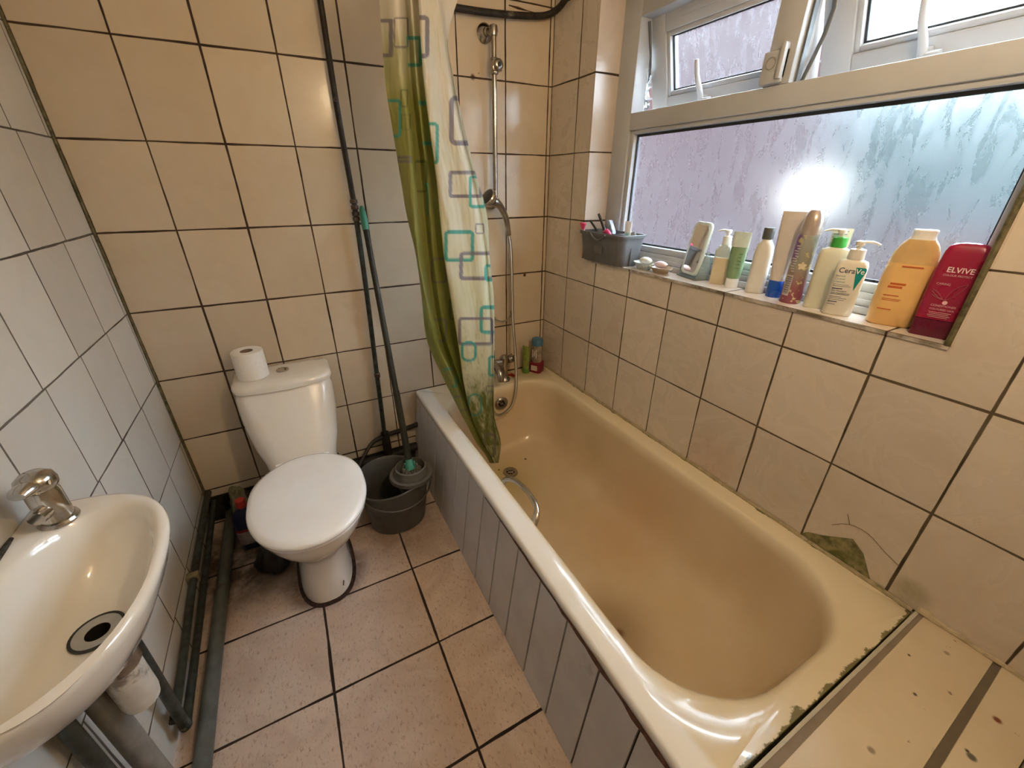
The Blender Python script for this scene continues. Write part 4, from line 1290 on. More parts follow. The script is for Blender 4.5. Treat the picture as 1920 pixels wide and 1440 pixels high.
rings = [bring(0.100, 0.078, 0.0), bring(0.108, 0.086, 0.003), bring(0.112, 0.090, 0.015), bring(0.124, 0.104, 0.10), bring(0.133, 0.118, 0.18, 0.012), bring(0.139, 0.126, 0.222, 0.016),
         bring(0.145, 0.132, 0.224, 0.016), bring(0.1455, 0.1325, 0.230, 0.016), bring(0.140, 0.127, 0.233, 0.016), bring(0.134, 0.121, 0.226, 0.016), bring(0.128, 0.113, 0.18, 0.012), bring(0.119, 0.099, 0.10), bring(0.106, 0.084, 0.012), bring(0.06, 0.05, 0.008)]
MB().loft(rings).build('bucket_body', m_bucket, bk, sharp=50)
WCX, WCY = 0.768, -0.398
WS = 1.14
wr_ = MB().lathe([(r_ * WS, z_) for r_, z_ in [(0.030, 0.150), (0.036, 0.148), (0.056, 0.205), (0.062, 0.240), (0.073, 0.243), (0.074, 0.248), (0.066, 0.250), (0.058, 0.247), (0.0535, 0.262), (0.0535, 0.278), (0.0485, 0.281), (0.046, 0.262), (0.042, 0.20), (0.028, 0.158)]],
                 (WCX, WCY, 0), 'z', 40, True, False)
wo = wr_.build('wringer', simple('light_grey_wringer', (0.13, 0.125, 0.11), 0.45), bk)
MB().loft([[(WCX + r * math.cos(a) * 1.0, WCY + r * math.sin(a), z) for a in [PI * 0.55 + k / 23 * PI * 1.25 for k in range(24)]] for r, z in ((0.068, 0.250), (0.082, 0.247), (0.088, 0.236), (0.084, 0.236), (0.067, 0.246))], False, False, closed=False).build('wringer_collar', m_bucket, bk)
MB().tube([(BC[0] + 0.149 * math.cos(a), BC[1] + 0.137 * math.sin(a), 0.222 - 0.062 * math.sin((a - 3.4) / (6.3 - 3.4) * PI) ** 0.8) for a in [3.4 + (6.3 - 3.4) * k / 24 for k in range(25)]], 0.004, 8).build('bucket_handle', m_bucket, bk)

mo = thing('mop', 'mop with long dark handle leaning from bucket wringer to the wall pipe', 'mop', (0.768, -0.385, 0.24))
hb, htop = Vector((0.768, -0.386, 0.27)), Vector((0.786, -0.034, 1.215))


def mp_(t_):
    return tuple(hb.lerp(htop, t_))


MB().tube([mp_(0.022), mp_(0.30), mp_(0.31), mp_(0.93)], [0.0135, 0.0130, 0.0115, 0.0105], 14).build('handle', simple('dark_green_handle', (0.022, 0.024, 0.018), 0.5, var=0.2), mo)
m_teal = simple('teal_plastic', (0.055, 0.27, 0.19), 0.4)
MB().tube([mp_(0.915), mp_(0.94), mp_(0.985), mp_(1.0)], [0.0125, 0.0135, 0.0105, 0.006], 14).build('hanging_cap', m_teal, mo)
hd_ = MB()
hd_.tube([mp_(0.030), mp_(0.005), mp_(-0.012)], [0.0145, 0.016, 0.022], 16)
for sgn in (-1, 1):
    hd_.box(hb.x + sgn * 0.017 - 0.004, hb.x + sgn * 0.017 + 0.004, hb.y - 0.010, hb.y + 0.004, hb.z - 0.008, hb.z + 0.020)
hd_.build('mop_socket', m_teal, mo, bevel=0.001)
random.seed(5)
ms = MB()
for k in range(60):
    a = random.uniform(0, 2 * PI)
    r0, r1 = 0.012 + random.uniform(0, 0.01), random.uniform(0.030, 0.045)
    c_, s_ = math.cos(a), math.sin(a)
    bx, by = hb.x, hb.y
    tx, ty = WCX, WCY
    ms.tube([(bx + r0 * c_, by + r0 * s_, 0.258), (tx + 0.8 * r1 * c_, ty + 0.8 * r1 * s_, 0.262 + random.uniform(-0.003, 0.012)), (tx + r1 * c_, ty + r1 * s_, 0.225), (tx + 0.7 * r1 * c_, ty + 0.7 * r1 * s_, 0.185)],
            0.0022, 5, smooth=3)
ms.build('mop_strands', simple('grubby_cotton', (0.21, 0.19, 0.15), 0.95, var=0.15, scale=60), mo)

# ------------------------------------------------------------------ clutter left of the toilet
bl = thing('bleach_bottle', 'dark blue cleaning bottle with red cap standing left of toilet', 'bottle', (0.158, -0.225, 0.0))
m_navy = simple('navy_plastic', (0.006, 0.010, 0.05), 0.35)
MB().loft([rrect(hx, hy, r, z) for z, hx, hy, r in ((0.0, 0.040, 0.028, 0.02), (0.004, 0.043, 0.031, 0.022), (0.10, 0.043, 0.031, 0.022), (0.15, 0.040, 0.030, 0.022), (0.175, 0.026, 0.024, 0.02), (0.188, 0.014, 0.014, 0.0139), (0.196, 0.013, 0.013, 0.0129))]).build('bottle_body', m_navy, bl, local=True, sharp=60)
MB().lathe([(0.0165, 0.190), (0.0175, 0.195), (0.0165, 0.222), (0.012, 0.226), (0, 0.226)], (0, 0, 0), 'z', 20).build('cap', simple('red_cap', (0.42, 0.035, 0.025), 0.4), bl, local=True)
MB().loft([rrect(0.0436, 0.0316, 0.0223, z) for z in (0.03, 0.092)], False, False).build('label_band', simple('white_red_label', (0.36, 0.30, 0.30), 0.5, var=0.2, scale=50), bl, local=True)
MB().loft([rrect(0.0438, 0.0318, 0.0223, z) for z in (0.092, 0.104)], False, False).build('red_band', simple('red_band', (0.22, 0.02, 0.02), 0.5), bl, local=True)


def crumple(name, c, sx, sy, sz, seed, mat, loc, label, cat):
    bm = bmesh.new()
    bmesh.ops.create_icosphere(bm, subdivisions=4, radius=1.0)
    for v_ in bm.verts:
        p = v_.co.copy()
        d = 1 + 0.28 * mnoise.noise(p * 1.7 + Vector((seed, 0, 0))) + 0.16 * abs(mnoise.noise(p * 4.1 + Vector((0, seed, 0))))
        q_ = Vector((p.x * sx * d, p.y * sy * d, p.z * sz * d))
        v_.co = q_ + Vector(c)
        v_.co.z = max(v_.co.z, 0.001)
    me_ = bpy.data.meshes.new(name)
    for v_ in bm.verts:
        v_.co -= Vector(loc)
    bm.to_mesh(me_)
    bm.free()
    me_.shade_smooth()
    me_.materials.append(mat)
    o_ = bpy.data.objects.new(name, me_)
    COL.objects.link(o_)
    o_.location = loc
    return tag(o_, label, cat)


crumple('cloth_bag', (0.122, -0.075, 0.10), 0.030, 0.045, 0.085, 2.0, simple('olive_cloth', (0.20, 0.19, 0.12), 0.8, var=0.2), (0.122, -0.075, 0.0), 'crumpled pale olive bag in the corner behind the cleaning bottle', 'bag')
crumple('bin_bag', (0.235, -0.385, 0.045), 0.055, 0.060, 0.055, 5.0, simple('black_bag', (0.012, 0.012, 0.014), 0.4), (0.235, -0.385, 0.0), 'crumpled black bin bag on floor left of the toilet foot', 'bag')

# ------------------------------------------------------------------ things on the window sill
S0 = SILL


def bottle(name, label, cat, x, y, rot, rows, mat, rfrac=0.6, z=None, group=None):
    t_ = thing(name, label, cat, (x, y, S0 if z is None else z), math.radians(rot), group)
    MB().loft([rrect(hx, hy, (rr if len(row) > 3 else min(hx, hy) * rfrac), zz, nc=6, ns=3) for row in rows for (zz, hx, hy, *rest) in [row] for rr in [rest[0] if rest else 0]]).build('bottle_body', mat, t_, local=True, sharp=60)
    return t_


def pump(t_, z, mat, col_h=0.018, head=0.03, ang=0.0, rcol=0.0125):
    """pump top: collar, stem and flat nozzle"""
    MB().lathe([(rcol, z), (rcol + 0.0008, z + 0.002), (rcol, z + col_h), (rcol * 0.55, z + col_h + 0.002)], (0, 0, 0), 'z', 24).build('pump_collar', mat[0], t_, local=True)
    n = MB()
    n.lathe([(0.0048, z + col_h), (0.0048, z + col_h + 0.008), (0.0085, z + col_h + 0.009), (0.009, z + col_h + 0.017), (0.006, z + col_h + 0.019), (0, z + col_h + 0.0195)], (0, 0, 0), 'z', 18)
    c_, s_ = math.cos(ang), math.sin(ang)
    zz = z + col_h + 0.0155
    n.tube([(0, 0, zz), (head * 0.6 * c_, head * 0.6 * s_, zz + 0.0015), (head * c_, head * s_, zz - 0.0035)], [0.0050, 0.0042, 0.0028], 10, smooth=2, flat=0.7)
    n.build('pump_head', mat[1], t_, local=True)


m_white = simple('white_bottle_plastic', (0.74, 0.71, 0.64), 0.35, var=0.03)
m_white2 = simple('white_cap_plastic', (0.80, 0.80, 0.78), 0.35, var=0.03)
m_clear = simple('clear_plastic', (0.90, 0.90, 0.86), 0.08, trans=0.85, var=0.02)

# grey caddy with three compartments
KX0, KX1, KY0, KY1, KH = 1.592, 1.722, -0.292, -0.556, 0.115
kc = ((KX0 + KX1) / 2, (KY0 + KY1) / 2)
cd = thing('storage_caddy', 'grey plastic bathroom caddy with three compartments on left end of sill', 'caddy', (kc[0], kc[1], S0 + 0.0005))
m_caddy = simple('caddy_grey', (0.135, 0.14, 0.15), 0.42, var=0.05)


def kr(s_, z, r=0.028):
    return rrect(0.065 + s_, 0.132 + s_, r, z, kc, nc=8, ns=8)


z0 = S0 + 0.0005
rings = [kr(-0.016, z0), kr(-0.014, z0 + 0.003), kr(-0.006, z0 + KH * 0.6), kr(-0.002, z0 + KH - 0.012), kr(0.003, z0 + KH - 0.012), kr(0.004, z0 + KH - 0.002), kr(0.001, z0 + KH), kr(-0.004, z0 + KH - 0.001),
         kr(-0.009, z0 + KH * 0.6), kr(-0.018, z0 + 0.005), kr(-0.04, z0 + 0.004, 0.02)]
MB().loft(rings).build('caddy_body', m_caddy, cd, sharp=50)
dv = MB()
dv.box(KX0 + 0.058, KX0 + 0.0615, KY0 - 0.006, KY1 + 0.006, z0 + 0.005, z0 + KH - 0.006)
dv.box(KX0 + 0.0615, KX1 - 0.004, kc[1] - 0.030, kc[1] - 0.0265, z0 + 0.005, z0 + KH - 0.006)
dv.build('divider', m_caddy, cd)
MB().tube([(KX0 - 0.005, kc[1] + 0.045 - 0.09 * k / 12, z0 + KH - 0.006 - 0.022 * math.sin(k / 12 * PI)) for k in range(13)], 0.0035, 8).build('handle_lip', m_caddy, cd)
MB().box(KX0 + 0.000, KX0 + 0.004, kc[1] + 0.022, kc[1] - 0.022, z0 + 0.035, z0 + 0.066).build('embossed_plate', m_caddy, cd, bevel=0.002)
m_blk = simple('black_plastic', (0.012, 0.012, 0.014), 0.3)
for nm, pts, r in (('comb', [(1.668, -0.365, z0 + 0.012), (1.660, -0.335, z0 + 0.10), (1.640, -0.302, z0 + 0.150)], [0.0045, 0.0045, 0.004]),
                   ('brush', [(1.680, -0.405, z0 + 0.012), (1.672, -0.372, z0 + 0.10), (1.655, -0.335, z0 + 0.176)], [0.008, 0.0065, 0.005])):
    o_ = MB().tube(pts, r, 10, smooth=4).build('hair_' + nm, m_blk, loc=pts[0])
    tag(o_, 'short black comb handle sticking out of the grey caddy' if nm == 'comb' else 'longer black brush handle sticking out of the grey caddy', nm)
cdt = thing('cotton_bud_pack', 'pale blue and white packet behind the black brush handle in caddy', 'packet', (1.700, -0.375, z0 + 0.006))
MB().loft([rrect(0.010, 0.014, 0.004, z, (1.700, -0.375)) for z in (z0 + 0.006, z0 + 0.11)] + [rrect(0.009, 0.013, 0.004, z0 + 0.152, (1.698, -0.352))]).build('packet_body', simple('pale_blue', (0.50, 0.58, 0.72), 0.4, var=0.2, scale=60), cdt)
tg = thing('pink_razor', 'pink and white razor leaning out of left front of the caddy', 'razor', (1.625, -0.318, z0 + 0.006))
m_pink = simple('pink_plastic', (0.80, 0.06, 0.22), 0.35)
MB().tube([(1.625, -0.325, z0 + 0.006), (1.612, -0.310, z0 + 0.09), (1.606, -0.306, z0 + 0.118)], [0.004, 0.005, 0.006], 10, smooth=3).build('handle', m_white2, tg)
h_ = MB()
for k in range(6):
    a = -0.9 + 1.8 * k / 5
    h_.tube([(1.606, -0.306, z0 + 0.112), (1.602, -0.306 - 0.018 * math.sin(a), z0 + 0.138 + 0.004 * math.cos(a))], [0.004, 0.005], 8)
h_.build('razor_head', m_pink, tg)
tg = thing('pink_razor', 'pink razor head resting on front rim of the caddy near the arch', 'razor', (1.610, -0.46, z0 + 0.006))
MB().tube([(1.622, -0.44, z0 + 0.010), (1.612, -0.455, z0 + 0.106)], [0.004, 0.005], 10).build('handle', m_white2, tg)
MB().tube([(1.606, -0.438, z0 + 0.116), (1.606, -0.455, z0 + 0.122), (1.606, -0.476, z0 + 0.110)], [0.006, 0.009, 0.006], 10, smooth=3).build('razor_head', m_pink, tg)
tb_ = thing('toothpaste_tube', 'small white toothpaste tube standing in right compartment of the caddy', 'tube', (1.690, -0.478, z0 + 0.006), math.radians(-60))
MB().loft([ell(hx, hy, z, n=24) for z, hx, hy in ((0.0, 0.010, 0.010), (0.02, 0.011, 0.010), (0.10, 0.0125, 0.006), (0.145, 0.0135, 0.0012), (0.150, 0.0135, 0.0012))]).build('tube_body', m_white2, tb_, local=True)
MB().box(-0.007, 0.007, -0.0085, -0.007, 0.07, 0.11).build('label_patch', simple('teal_print', (0.30, 0.62, 0.60), 0.4), tb_, local=True)
tb_ = thing('deodorant_stick', 'short clear capped stick in right compartment of the caddy', 'stick', (1.700, -0.502, z0 + 0.006))
MB().lathe([(0.008, 0.0), (0.009, 0.004), (0.009, 0.105), (0.006, 0.114), (0, 0.115)], (1.700, -0.502, z0 + 0.006), 'z', 18).build('stick_body', m_clear, tb_)

# soap dishes and soaps
m_soapw = simple('cream_soap', (0.78, 0.75, 0.66), 0.35, sss=0.2)
m_soapp = simple('pink_soap', (0.78, 0.62, 0.64), 0.35, sss=0.2)


def dish(x, y, r, h, mat, nm, label, rot):
    t_ = thing(nm, label, 'soap dish', (x, y, S0), rot)
    rows = [(0.55, 0.0), (0.62, 0.002), (0.70, 0.010), (0.95, h - 0.002), (1.03, h), (1.0, h + 0.0015), (0.90, h - 0.002), (0.60, 0.008), (0.3, 0.006)]
    MB().loft([ell(r * a, r * 0.68 * a, z, n=40, p=2.4) for a, z in rows]).build('dish_body', mat, t_, local=True, sharp=50)
    return t_


dish(1.672, -0.605, 0.045, 0.024, simple('frosted_dish', (0.72, 0.76, 0.70), 0.25, trans=0.4), 'soap_dish', 'frosted white soap dish beside the grey caddy', PI / 2)
dish(1.668, -0.690, 0.045, 0.020, simple('clear_brown_dish', (0.62, 0.50, 0.38), 0.12, trans=0.35), 'soap_dish', 'clear brownish soap dish with dark rim beside the mirror', PI / 2)
for (x, y, z, m_, lb) in ((1.676, -0.606, S0 + 0.031, m_soapw, 'cream oval soap bar on frosted white soap dish'), (1.668, -0.688, S0 + 0.029, m_soapp, 'pale pink soap bar on the brownish soap dish by the mirror')):
    s_ = MB().loft([ell(0.016 * math.sqrt(max(0.02, 1 - q_ * q_)), 0.027 * math.sqrt(max(0.02, 1 - q_ * q_)), 0.012 * q_ + z, (x, y), 32, 2.3) for q_ in (-1, -0.9, -0.6, -0.2, 0.2, 0.6, 0.9, 1)])
    tag(s_.build('soap_bar', m_, loc=(x, y, z)), lb, 'soap')
MB()

# small standing mirror with clear plastic frame
mr = thing('standing_mirror', 'small standing mirror in clear plastic frame on the window sill', 'mirror', (1.690, -0.790, S0), math.radians(-106))
lean_ = 0.16


def mtilt(pts):
    return [(x, y * math.cos(lean_) + z * math.sin(lean_), -y * math.sin(lean_) + z * math.cos(lean_)) for x, y, z in pts]


def xz_ring(hx, hz, r, y, zc):
    return mtilt([(x, y, z + zc) for x, z, _ in rrect(hx, hz, r, 0, nc=8, ns=4)])


ZC = 0.095
MB().loft([xz_ring(0.044, 0.082, 0.022, -0.004, ZC), xz_ring(0.046, 0.084, 0.022, -0.001, ZC), xz_ring(0.046, 0.084, 0.022, 0.004, ZC), xz_ring(0.036, 0.074, 0.016, 0.006, ZC), xz_ring(0.036, 0.074, 0.016, -0.004, ZC), xz_ring(0.044, 0.082, 0.022, -0.004, ZC)], False, False).build('frame', simple('minty_clear_plastic', (0.86, 0.97, 0.93), 0.12, trans=0.25), mr, local=True)
m_mirror = simple('mirror_silver', (0.85, 0.87, 0.87), 0.02, 1.0, var=0.0)
MB().loft([xz_ring(0.0365, 0.0745, 0.016, -0.003, ZC), xz_ring(0.0365, 0.0745, 0.016, 0.003, ZC)]).build('mirror_glass', m_mirror, mr, local=True)
stn = MB()
for sx in (-1, 1):
    stn.loft([[(sx * 0.048, -0.004, 0.004), (sx * 0.052, -0.004, 0.004), (sx * 0.052, 0.022, 0.09), (sx * 0.048, 0.022, 0.09)], [(sx * 0.048, 0.050, 0.004), (sx * 0.052, 0.050, 0.004), (sx * 0.052, 0.030, 0.09), (sx * 0.048, 0.030, 0.09)]])
stn.box(-0.052, 0.052, -0.008, 0.052, 0.0, 0.004)
stn.build('stand', simple('minty_clear_stand', (0.82, 0.93, 0.90), 0.12, trans=0.8), mr, local=True)

# clear pump dispenser
b_ = bottle('soap_dispenser', 'clear pump bottle half full of cream soap next to mirror', 'bottle', 1.712, -0.893, -66, [(0.0, 0.0235, 0.0175, 0.008), (0.002, 0.025, 0.019, 0.008), (0.080, 0.025, 0.019, 0.009)], simple('cream_liquid_soap', (0.72, 0.60, 0.40), 0.3))
MB().loft([rrect(hx, hy, r, z) for z, hx, hy, r in ((0.0802, 0.025, 0.019, 0.009), (0.100, 0.0245, 0.0185, 0.010), (0.112, 0.019, 0.016, 0.010), (0.118, 0.012, 0.012, 0.0119))]).build('clear_top', simple('soapy_clear', (0.72, 0.76, 0.66), 0.2, trans=0.5), b_, local=True)
pump(b_, 0.118, (m_white, m_white), 0.024, 0.032, PI)

# green tube standing on its cap
b_ = thing('lotion_tube', 'green and white lotion tube standing on its cap beside pump dispenser', 'tube', (1.700, -0.948, S0), math.radians(-70))
MB().lathe([(0.018, 0.0), (0.0185, 0.002), (0.018, 0.026), (0.016, 0.028)], (0, 0, 0), 'z', 28).build('cap', m_white2, b_, local=True)
MB().loft([ell(hx, hy, z, n=36) for z, hx, hy in ((0.028, 0.0185, 0.0180), (0.04, 0.0205, 0.0185), (0.075, 0.022, 0.0150), (0.118, 0.0235, 0.008))]).build('tube_body', simple('sage_green', (0.22, 0.34, 0.19), 0.4, var=0.04), b_, local=True)
MB().loft([ell(hx, hy, z, n=36) for z, hx, hy in ((0.1181, 0.0235, 0.008), (0.148, 0.0245, 0.0018), (0.160, 0.0245, 0.0014))]).build('tube_end', simple('pale_green_end', (0.62, 0.72, 0.66), 0.4), b_, local=True)
pr = MB()
for k in range(5):
    pr.box(0.004, 0.016 - 0.002 * (k % 2), -0.0172 + 0.0016 * k, -0.0148 + 0.0016 * k, 0.058 + 0.010 * k, 0.061 + 0.010 * k)
pr.build('print_lines', simple('green_print', (0.12, 0.26, 0.14), 0.5), b_, local=True)

# white bottle with grey cap
b_ = bottle('shampoo_bottle', 'plain white shouldered bottle with dark grey cap standing on the sill', 'bottle', 1.700, -1.024, -68,
            [(0.0, 0.0215, 0.016, 0.013), (0.003, 0.024, 0.018, 0.014), (0.05, 0.0235, 0.018, 0.014), (0.105, 0.0235, 0.0175, 0.014), (0.130, 0.021, 0.0165, 0.014), (0.143, 0.0135, 0.0135, 0.0134), (0.148, 0.012, 0.012, 0.0119)], m_white)
MB().lathe([(0.0135, 0.148), (0.0142, 0.150), (0.0142, 0.176), (0.0132, 0.178), (0, 0.178)], (0, 0, 0), 'z', 26).build('cap', simple('dark_grey_cap', (0.10, 0.11, 0.10), 0.4), b_, local=True)

# tall white tube on blue cap
b_ = thing('cream_tube', 'tall flat white tube standing on its bright blue cap', 'tube', (1.700, -1.082, S0), math.radians(-75))
MB().lathe([(0.0185, 0.0), (0.0195, 0.002), (0.0195, 0.044), (0.0185, 0.046)], (0, 0, 0), 'z', 28).build('cap', simple('blue_cap', (0.01, 0.08, 0.42), 0.25), b_, local=True)
MB().loft([ell(hx, hy, z, n=36, p=2.2) for z, hx, hy in ((0.046, 0.0195, 0.0175), (0.07, 0.022, 0.0165), (0.13, 0.0265, 0.010), (0.20, 0.030, 0.002), (0.222, 0.030, 0.0015))]).build('tube_body', simple('grey_white_tube', (0.66, 0.60, 0.55), 0.4, var=0.03), b_, local=True)

# aerosol can
b_ = thing('aerosol_can', 'tall purple and grey aerosol can with rounded silvery cap', 'aerosol', (1.681, -1.140, S0), math.radians(-66))


def can_mat():
    t_ = NT('aerosol_print')
    oc = t_.obj()
    q_ = t_.n.new('ShaderNodeSeparateXYZ')
    t_.l.new(oc, q_.inputs[0])
    z_ = q_.outputs[2]
    c_ = t_.mix(t_.ramp(z_, 0.02, 0.11), (0.30, 0.09, 0.13), (0.33, 0.32, 0.27))
    c_ = t_.mix(t_.ramp(z_, 0.12, 0.16), c_, (0.36, 0.38, 0.36))
    c_ = t_.mix(t_.M('MULTIPLY', t_.ramp(q_.outputs[0], -0.006, -0.016), t_.ramp(z_, 0.09, 0.12)), c_, (0.20, 0.10, 0.26))
    c_ = t_.mix(t_.ramp(t_.noise(60, 2, vec=oc), 0.6, 0.63), c_, (0.55, 0.50, 0.30))
    t_.base(c_)
    t_.rough(0.28)
    t_.p.inputs['Metallic'].default_value = 0.35
    return t_.m


MB().lathe([(0.0235, 0.0), (0.025, 0.002), (0.025, 0.006), (0.0242, 0.008), (0.0242, 0.165), (0.0235, 0.172)], (0, 0, 0), 'z', 40).build('can_body', can_mat(), b_, local=True)
MB().lathe([(0.0238, 0.172), (0.0240, 0.180), (0.0225, 0.205), (0.019, 0.220), (0.012, 0.229), (0.0, 0.231)], (0, 0, 0), 'z', 40).build('cap', simple('pearl_cap', (0.52, 0.43, 0.38), 0.2, 0.5, var=0.02), b_, local=True)
bc_ = MB()
random.seed(9)
zz = 0.025
while zz < 0.068:
    hgt = random.choice((0.0008, 0.0014, 0.002))
    bc_.box(-0.018, -0.007, -0.0235, -0.0228, zz, zz + hgt)
    zz += hgt + random.choice((0.0009, 0.0016))
lbp = MB()
seg = [(-0.0247 * math.sin(a), -0.0247 * math.cos(a)) for a in [0.25 + 0.75 * k / 10 for k in range(11)]]
lbp.loft([[(x, y, 0.020) for x, y in seg], [(x, y, 0.073) for x, y in seg]], False, False, closed=False)
lbo = lbp.build('label_panel', simple('barcode_white', (0.60, 0.55, 0.55), 0.5), b_, local=True)
bar = MB()
for k in range(16):
    z_ = 0.025 + 0.0028 * k
    h2 = (0.0008, 0.0014, 0.0010, 0.0017)[k % 4]
    sg_ = [(-0.02495 * math.sin(a), -0.02495 * math.cos(a)) for a in [0.32 + 0.6 * i / 8 for i in range(9)]]
    bar.loft([[(x, y, z_) for x, y in sg_], [(x, y, z_ + h2) for x, y in sg_]], False, False, closed=False)
bar.build('barcode', simple('barcode_black', (0.03, 0.03, 0.03), 0.5), lbo, local=True)
tx = MB()
for k in range(11):
    a0 = 0.35 + 0.05 * (k % 3)
    sg_ = [(-0.0246 * math.sin(a), -0.0246 * math.cos(a)) for a in [a0 + (0.35 + 0.1 * ((k * 7) % 3)) * i / 6 for i in range(7)]]
    z_ = 0.082 + 0.0062 * k
    tx.loft([[(x, y, z_) for x, y in sg_], [(x, y, z_ + 0.0026) for x, y in sg_]], False, False, closed=False)
tx.build('small_print', simple('pale_print', (0.62, 0.58, 0.60), 0.5), b_, local=True)
fl_ = MB()
for k in range(5):
    a = k * 2 * PI / 5 + 0.3
    pts = []
    for i in range(9):
        q_ = i / 8
        r_ = 0.011 * q_
        w_ = 0.0035 * math.sin(q_ * PI)
        pts.append((r_, w_))
    ring = [(r_, w_) for r_, w_ in pts] + [(r_, -w_) for r_, w_ in pts[::-1][1:-1]]
    P = []
    for r_, w_ in ring:
        lx = r_ * math.cos(a) - w_ * math.sin(a) + 0.006
        lz = r_ * math.sin(a) + w_ * math.cos(a) + 0.098
        an = lx / 0.0244
        P.append((0.0247 * math.sin(an), -0.0247 * math.cos(an), lz))
    fl_.add(P, [tuple(range(len(P)))])
fl_.build('flower_print', simple('cream_flower', (0.72, 0.62, 0.45), 0.5), b_, local=True)

# green collared pump bottle
b_ = bottle('pump_bottle', 'cream pump bottle with bright green collar behind the teal-logo bottle', 'bottle', 1.690, -1.207, -66,
            [(0.0, 0.031, 0.0175, 0.010), (0.003, 0.033, 0.0190, 0.011), (0.130, 0.033, 0.0190, 0.011), (0.143, 0.030, 0.0175, 0.012), (0.149, 0.015, 0.014, 0.0139)], simple('pale_cream_plastic', (0.66, 0.64, 0.50), 0.35, var=0.02))
pump(b_, 0.149, (simple('bright_green', (0.06, 0.42, 0.06), 0.35), m_white), 0.022, 0.036, PI, 0.0150)
MB().box(-0.020, 0.020, 0.0192, 0.0202, 0.13, 0.19).build('paper_tag', m_white2, b_, local=True)
pr = MB()
for k in range(5):
    pr.box(-0.017, 0.010 + 0.002 * (k % 3), 0.0189, 0.01915, 0.155 + 0.007 * k, 0.1565 + 0.007 * k)
pr.build('print_lines', simple('dark_print', (0.10, 0.16, 0.18), 0.5), b_, local=True)

# CeraVe bottle
b_ = bottle('pump_bottle', 'white pump bottle with teal triangle logo at front edge of sill', 'bottle', 1.665, -1.262, -66.4,
            [(0.0, 0.026, 0.0125, 0.009), (0.003, 0.029, 0.0155, 0.011), (0.10, 0.030, 0.0165, 0.011), (0.118, 0.0295, 0.0165, 0.012), (0.126, 0.026, 0.0155, 0.013), (0.130, 0.016, 0.0135, 0.0134)], simple('warm_white_plastic', (0.76, 0.72, 0.62), 0.35, var=0.02))
pump(b_, 0.130, (m_white, m_white), 0.022, 0.036, 0.0, 0.0155)
m_navyink = simple('navy_ink', (0.05, 0.06, 0.13), 0.5, var=0)
m_tealink = simple('teal_ink', (0.0, 0.26, 0.27), 0.45, var=0)
m_whiteink = simple('white_ink', (0.85, 0.87, 0.87), 0.5, var=0)
fy = -0.0167
tri = MB()
pz = [(0.0075, 0.1145), (0.0245, 0.1145), (0.0275, 0.112), (0.0280, 0.106), (0.0165, 0.062)]
tri.add([(x, fy, z) for x, z in pz] + [(x, fy + 0.0006, z) for x, z in pz], [tuple(range(5))[::-1], tuple(range(5, 10))] + [(i, (i + 1) % 5, 5 + (i + 1) % 5, 5 + i) for i in range(5)])
tri.build('teal_triangle', m_tealink, b_, local=True, flatshade=True)
text_mesh('brand_text', 'Cera', 0.0165, m_navyink, b_, (0.0085, fy - 0.0002, 0.1005), align='RIGHT', bold=0.0001, sx=0.93)
text_mesh('brand_text', 'Ve', 0.0165, m_whiteink, b_, (0.0090, fy - 0.0004, 0.1005), align='LEFT', bold=0.0001, sx=0.93)
for k, (s_, txt) in enumerate(((0.0046, 'Blemish'), (0.0046, 'Control'), (0.0046, 'Cleanser'))):
    text_mesh('print_text', txt, 0.0060, simple('teal_grey_ink', (0.15, 0.30, 0.30), 0.5), b_, (-0.0245, fy + 0.0002, 0.091 - 0.0066 * k), align='LEFT')
pr = MB()
for (z_, x1_, h2) in ((0.073, 0.006, 0.0006), (0.0695, 0.010, 0.0006), (0.0625, -0.004, 0.0022), (0.050, 0.012, 0.0008), (0.0445, -0.001, 0.0007), (0.041, 0.010, 0.0007), (0.037, 0.006, 0.0007), (0.0315, -0.006, 0.0022), (0.026, -0.008, 0.0009)):
    pr.box(-0.024, x1_, -0.0158 - z_ * 0.010 - 0.00012, -0.015, z_, z_ + h2)
pr.build('print_lines', m_navyink, b_, local=True)
text_mesh('print_text', 'Gel Moussant', 0.0052, m_navyink, b_, (-0.024, -0.0164, 0.0570), align='LEFT')
text_mesh('print_text', 'Anti-Imperfections', 0.0048, m_navyink, b_, (-0.024, -0.0164, 0.0520), align='LEFT')

# orange shower gel
b_ = bottle('shower_gel_bottle', 'big orange translucent shower gel bottle with white cap', 'bottle', 1.685, -1.360, -72,
            [(0.0, 0.036, 0.019, 0.018), (0.004, 0.041, 0.023, 0.021), (0.05, 0.043, 0.0245, 0.022), (0.10, 0.043, 0.0245, 0.022), (0.135, 0.0405, 0.0235, 0.022)], simple('orange_gel', (0.82, 0.53, 0.21), 0.18, var=0.03, sss=0.3))
MB().loft([rrect(hx, hy, r, z, nc=8) for z, hx, hy, r in ((0.1352, 0.0405, 0.0235, 0.022), (0.155, 0.0375, 0.0225, 0.022), (0.172, 0.031, 0.0205, 0.020), (0.183, 0.023, 0.018, 0.0178))]).build('clear_shoulder', simple('pale_amber', (0.78, 0.52, 0.22), 0.15, trans=0.25), b_, local=True)
MB().loft([rrect(hx, hy, r, z, nc=8) for z, hx, hy, r in ((0.183, 0.022, 0.0175, 0.0174), (0.190, 0.0195, 0.0165, 0.0164), (0.200, 0.0205, 0.017, 0.0169), (0.202, 0.019, 0.0155, 0.0154))]).build('cap', m_white2, b_, local=True)
m_redprint = simple('red_orange_print', (0.55, 0.12, 0.03), 0.5)
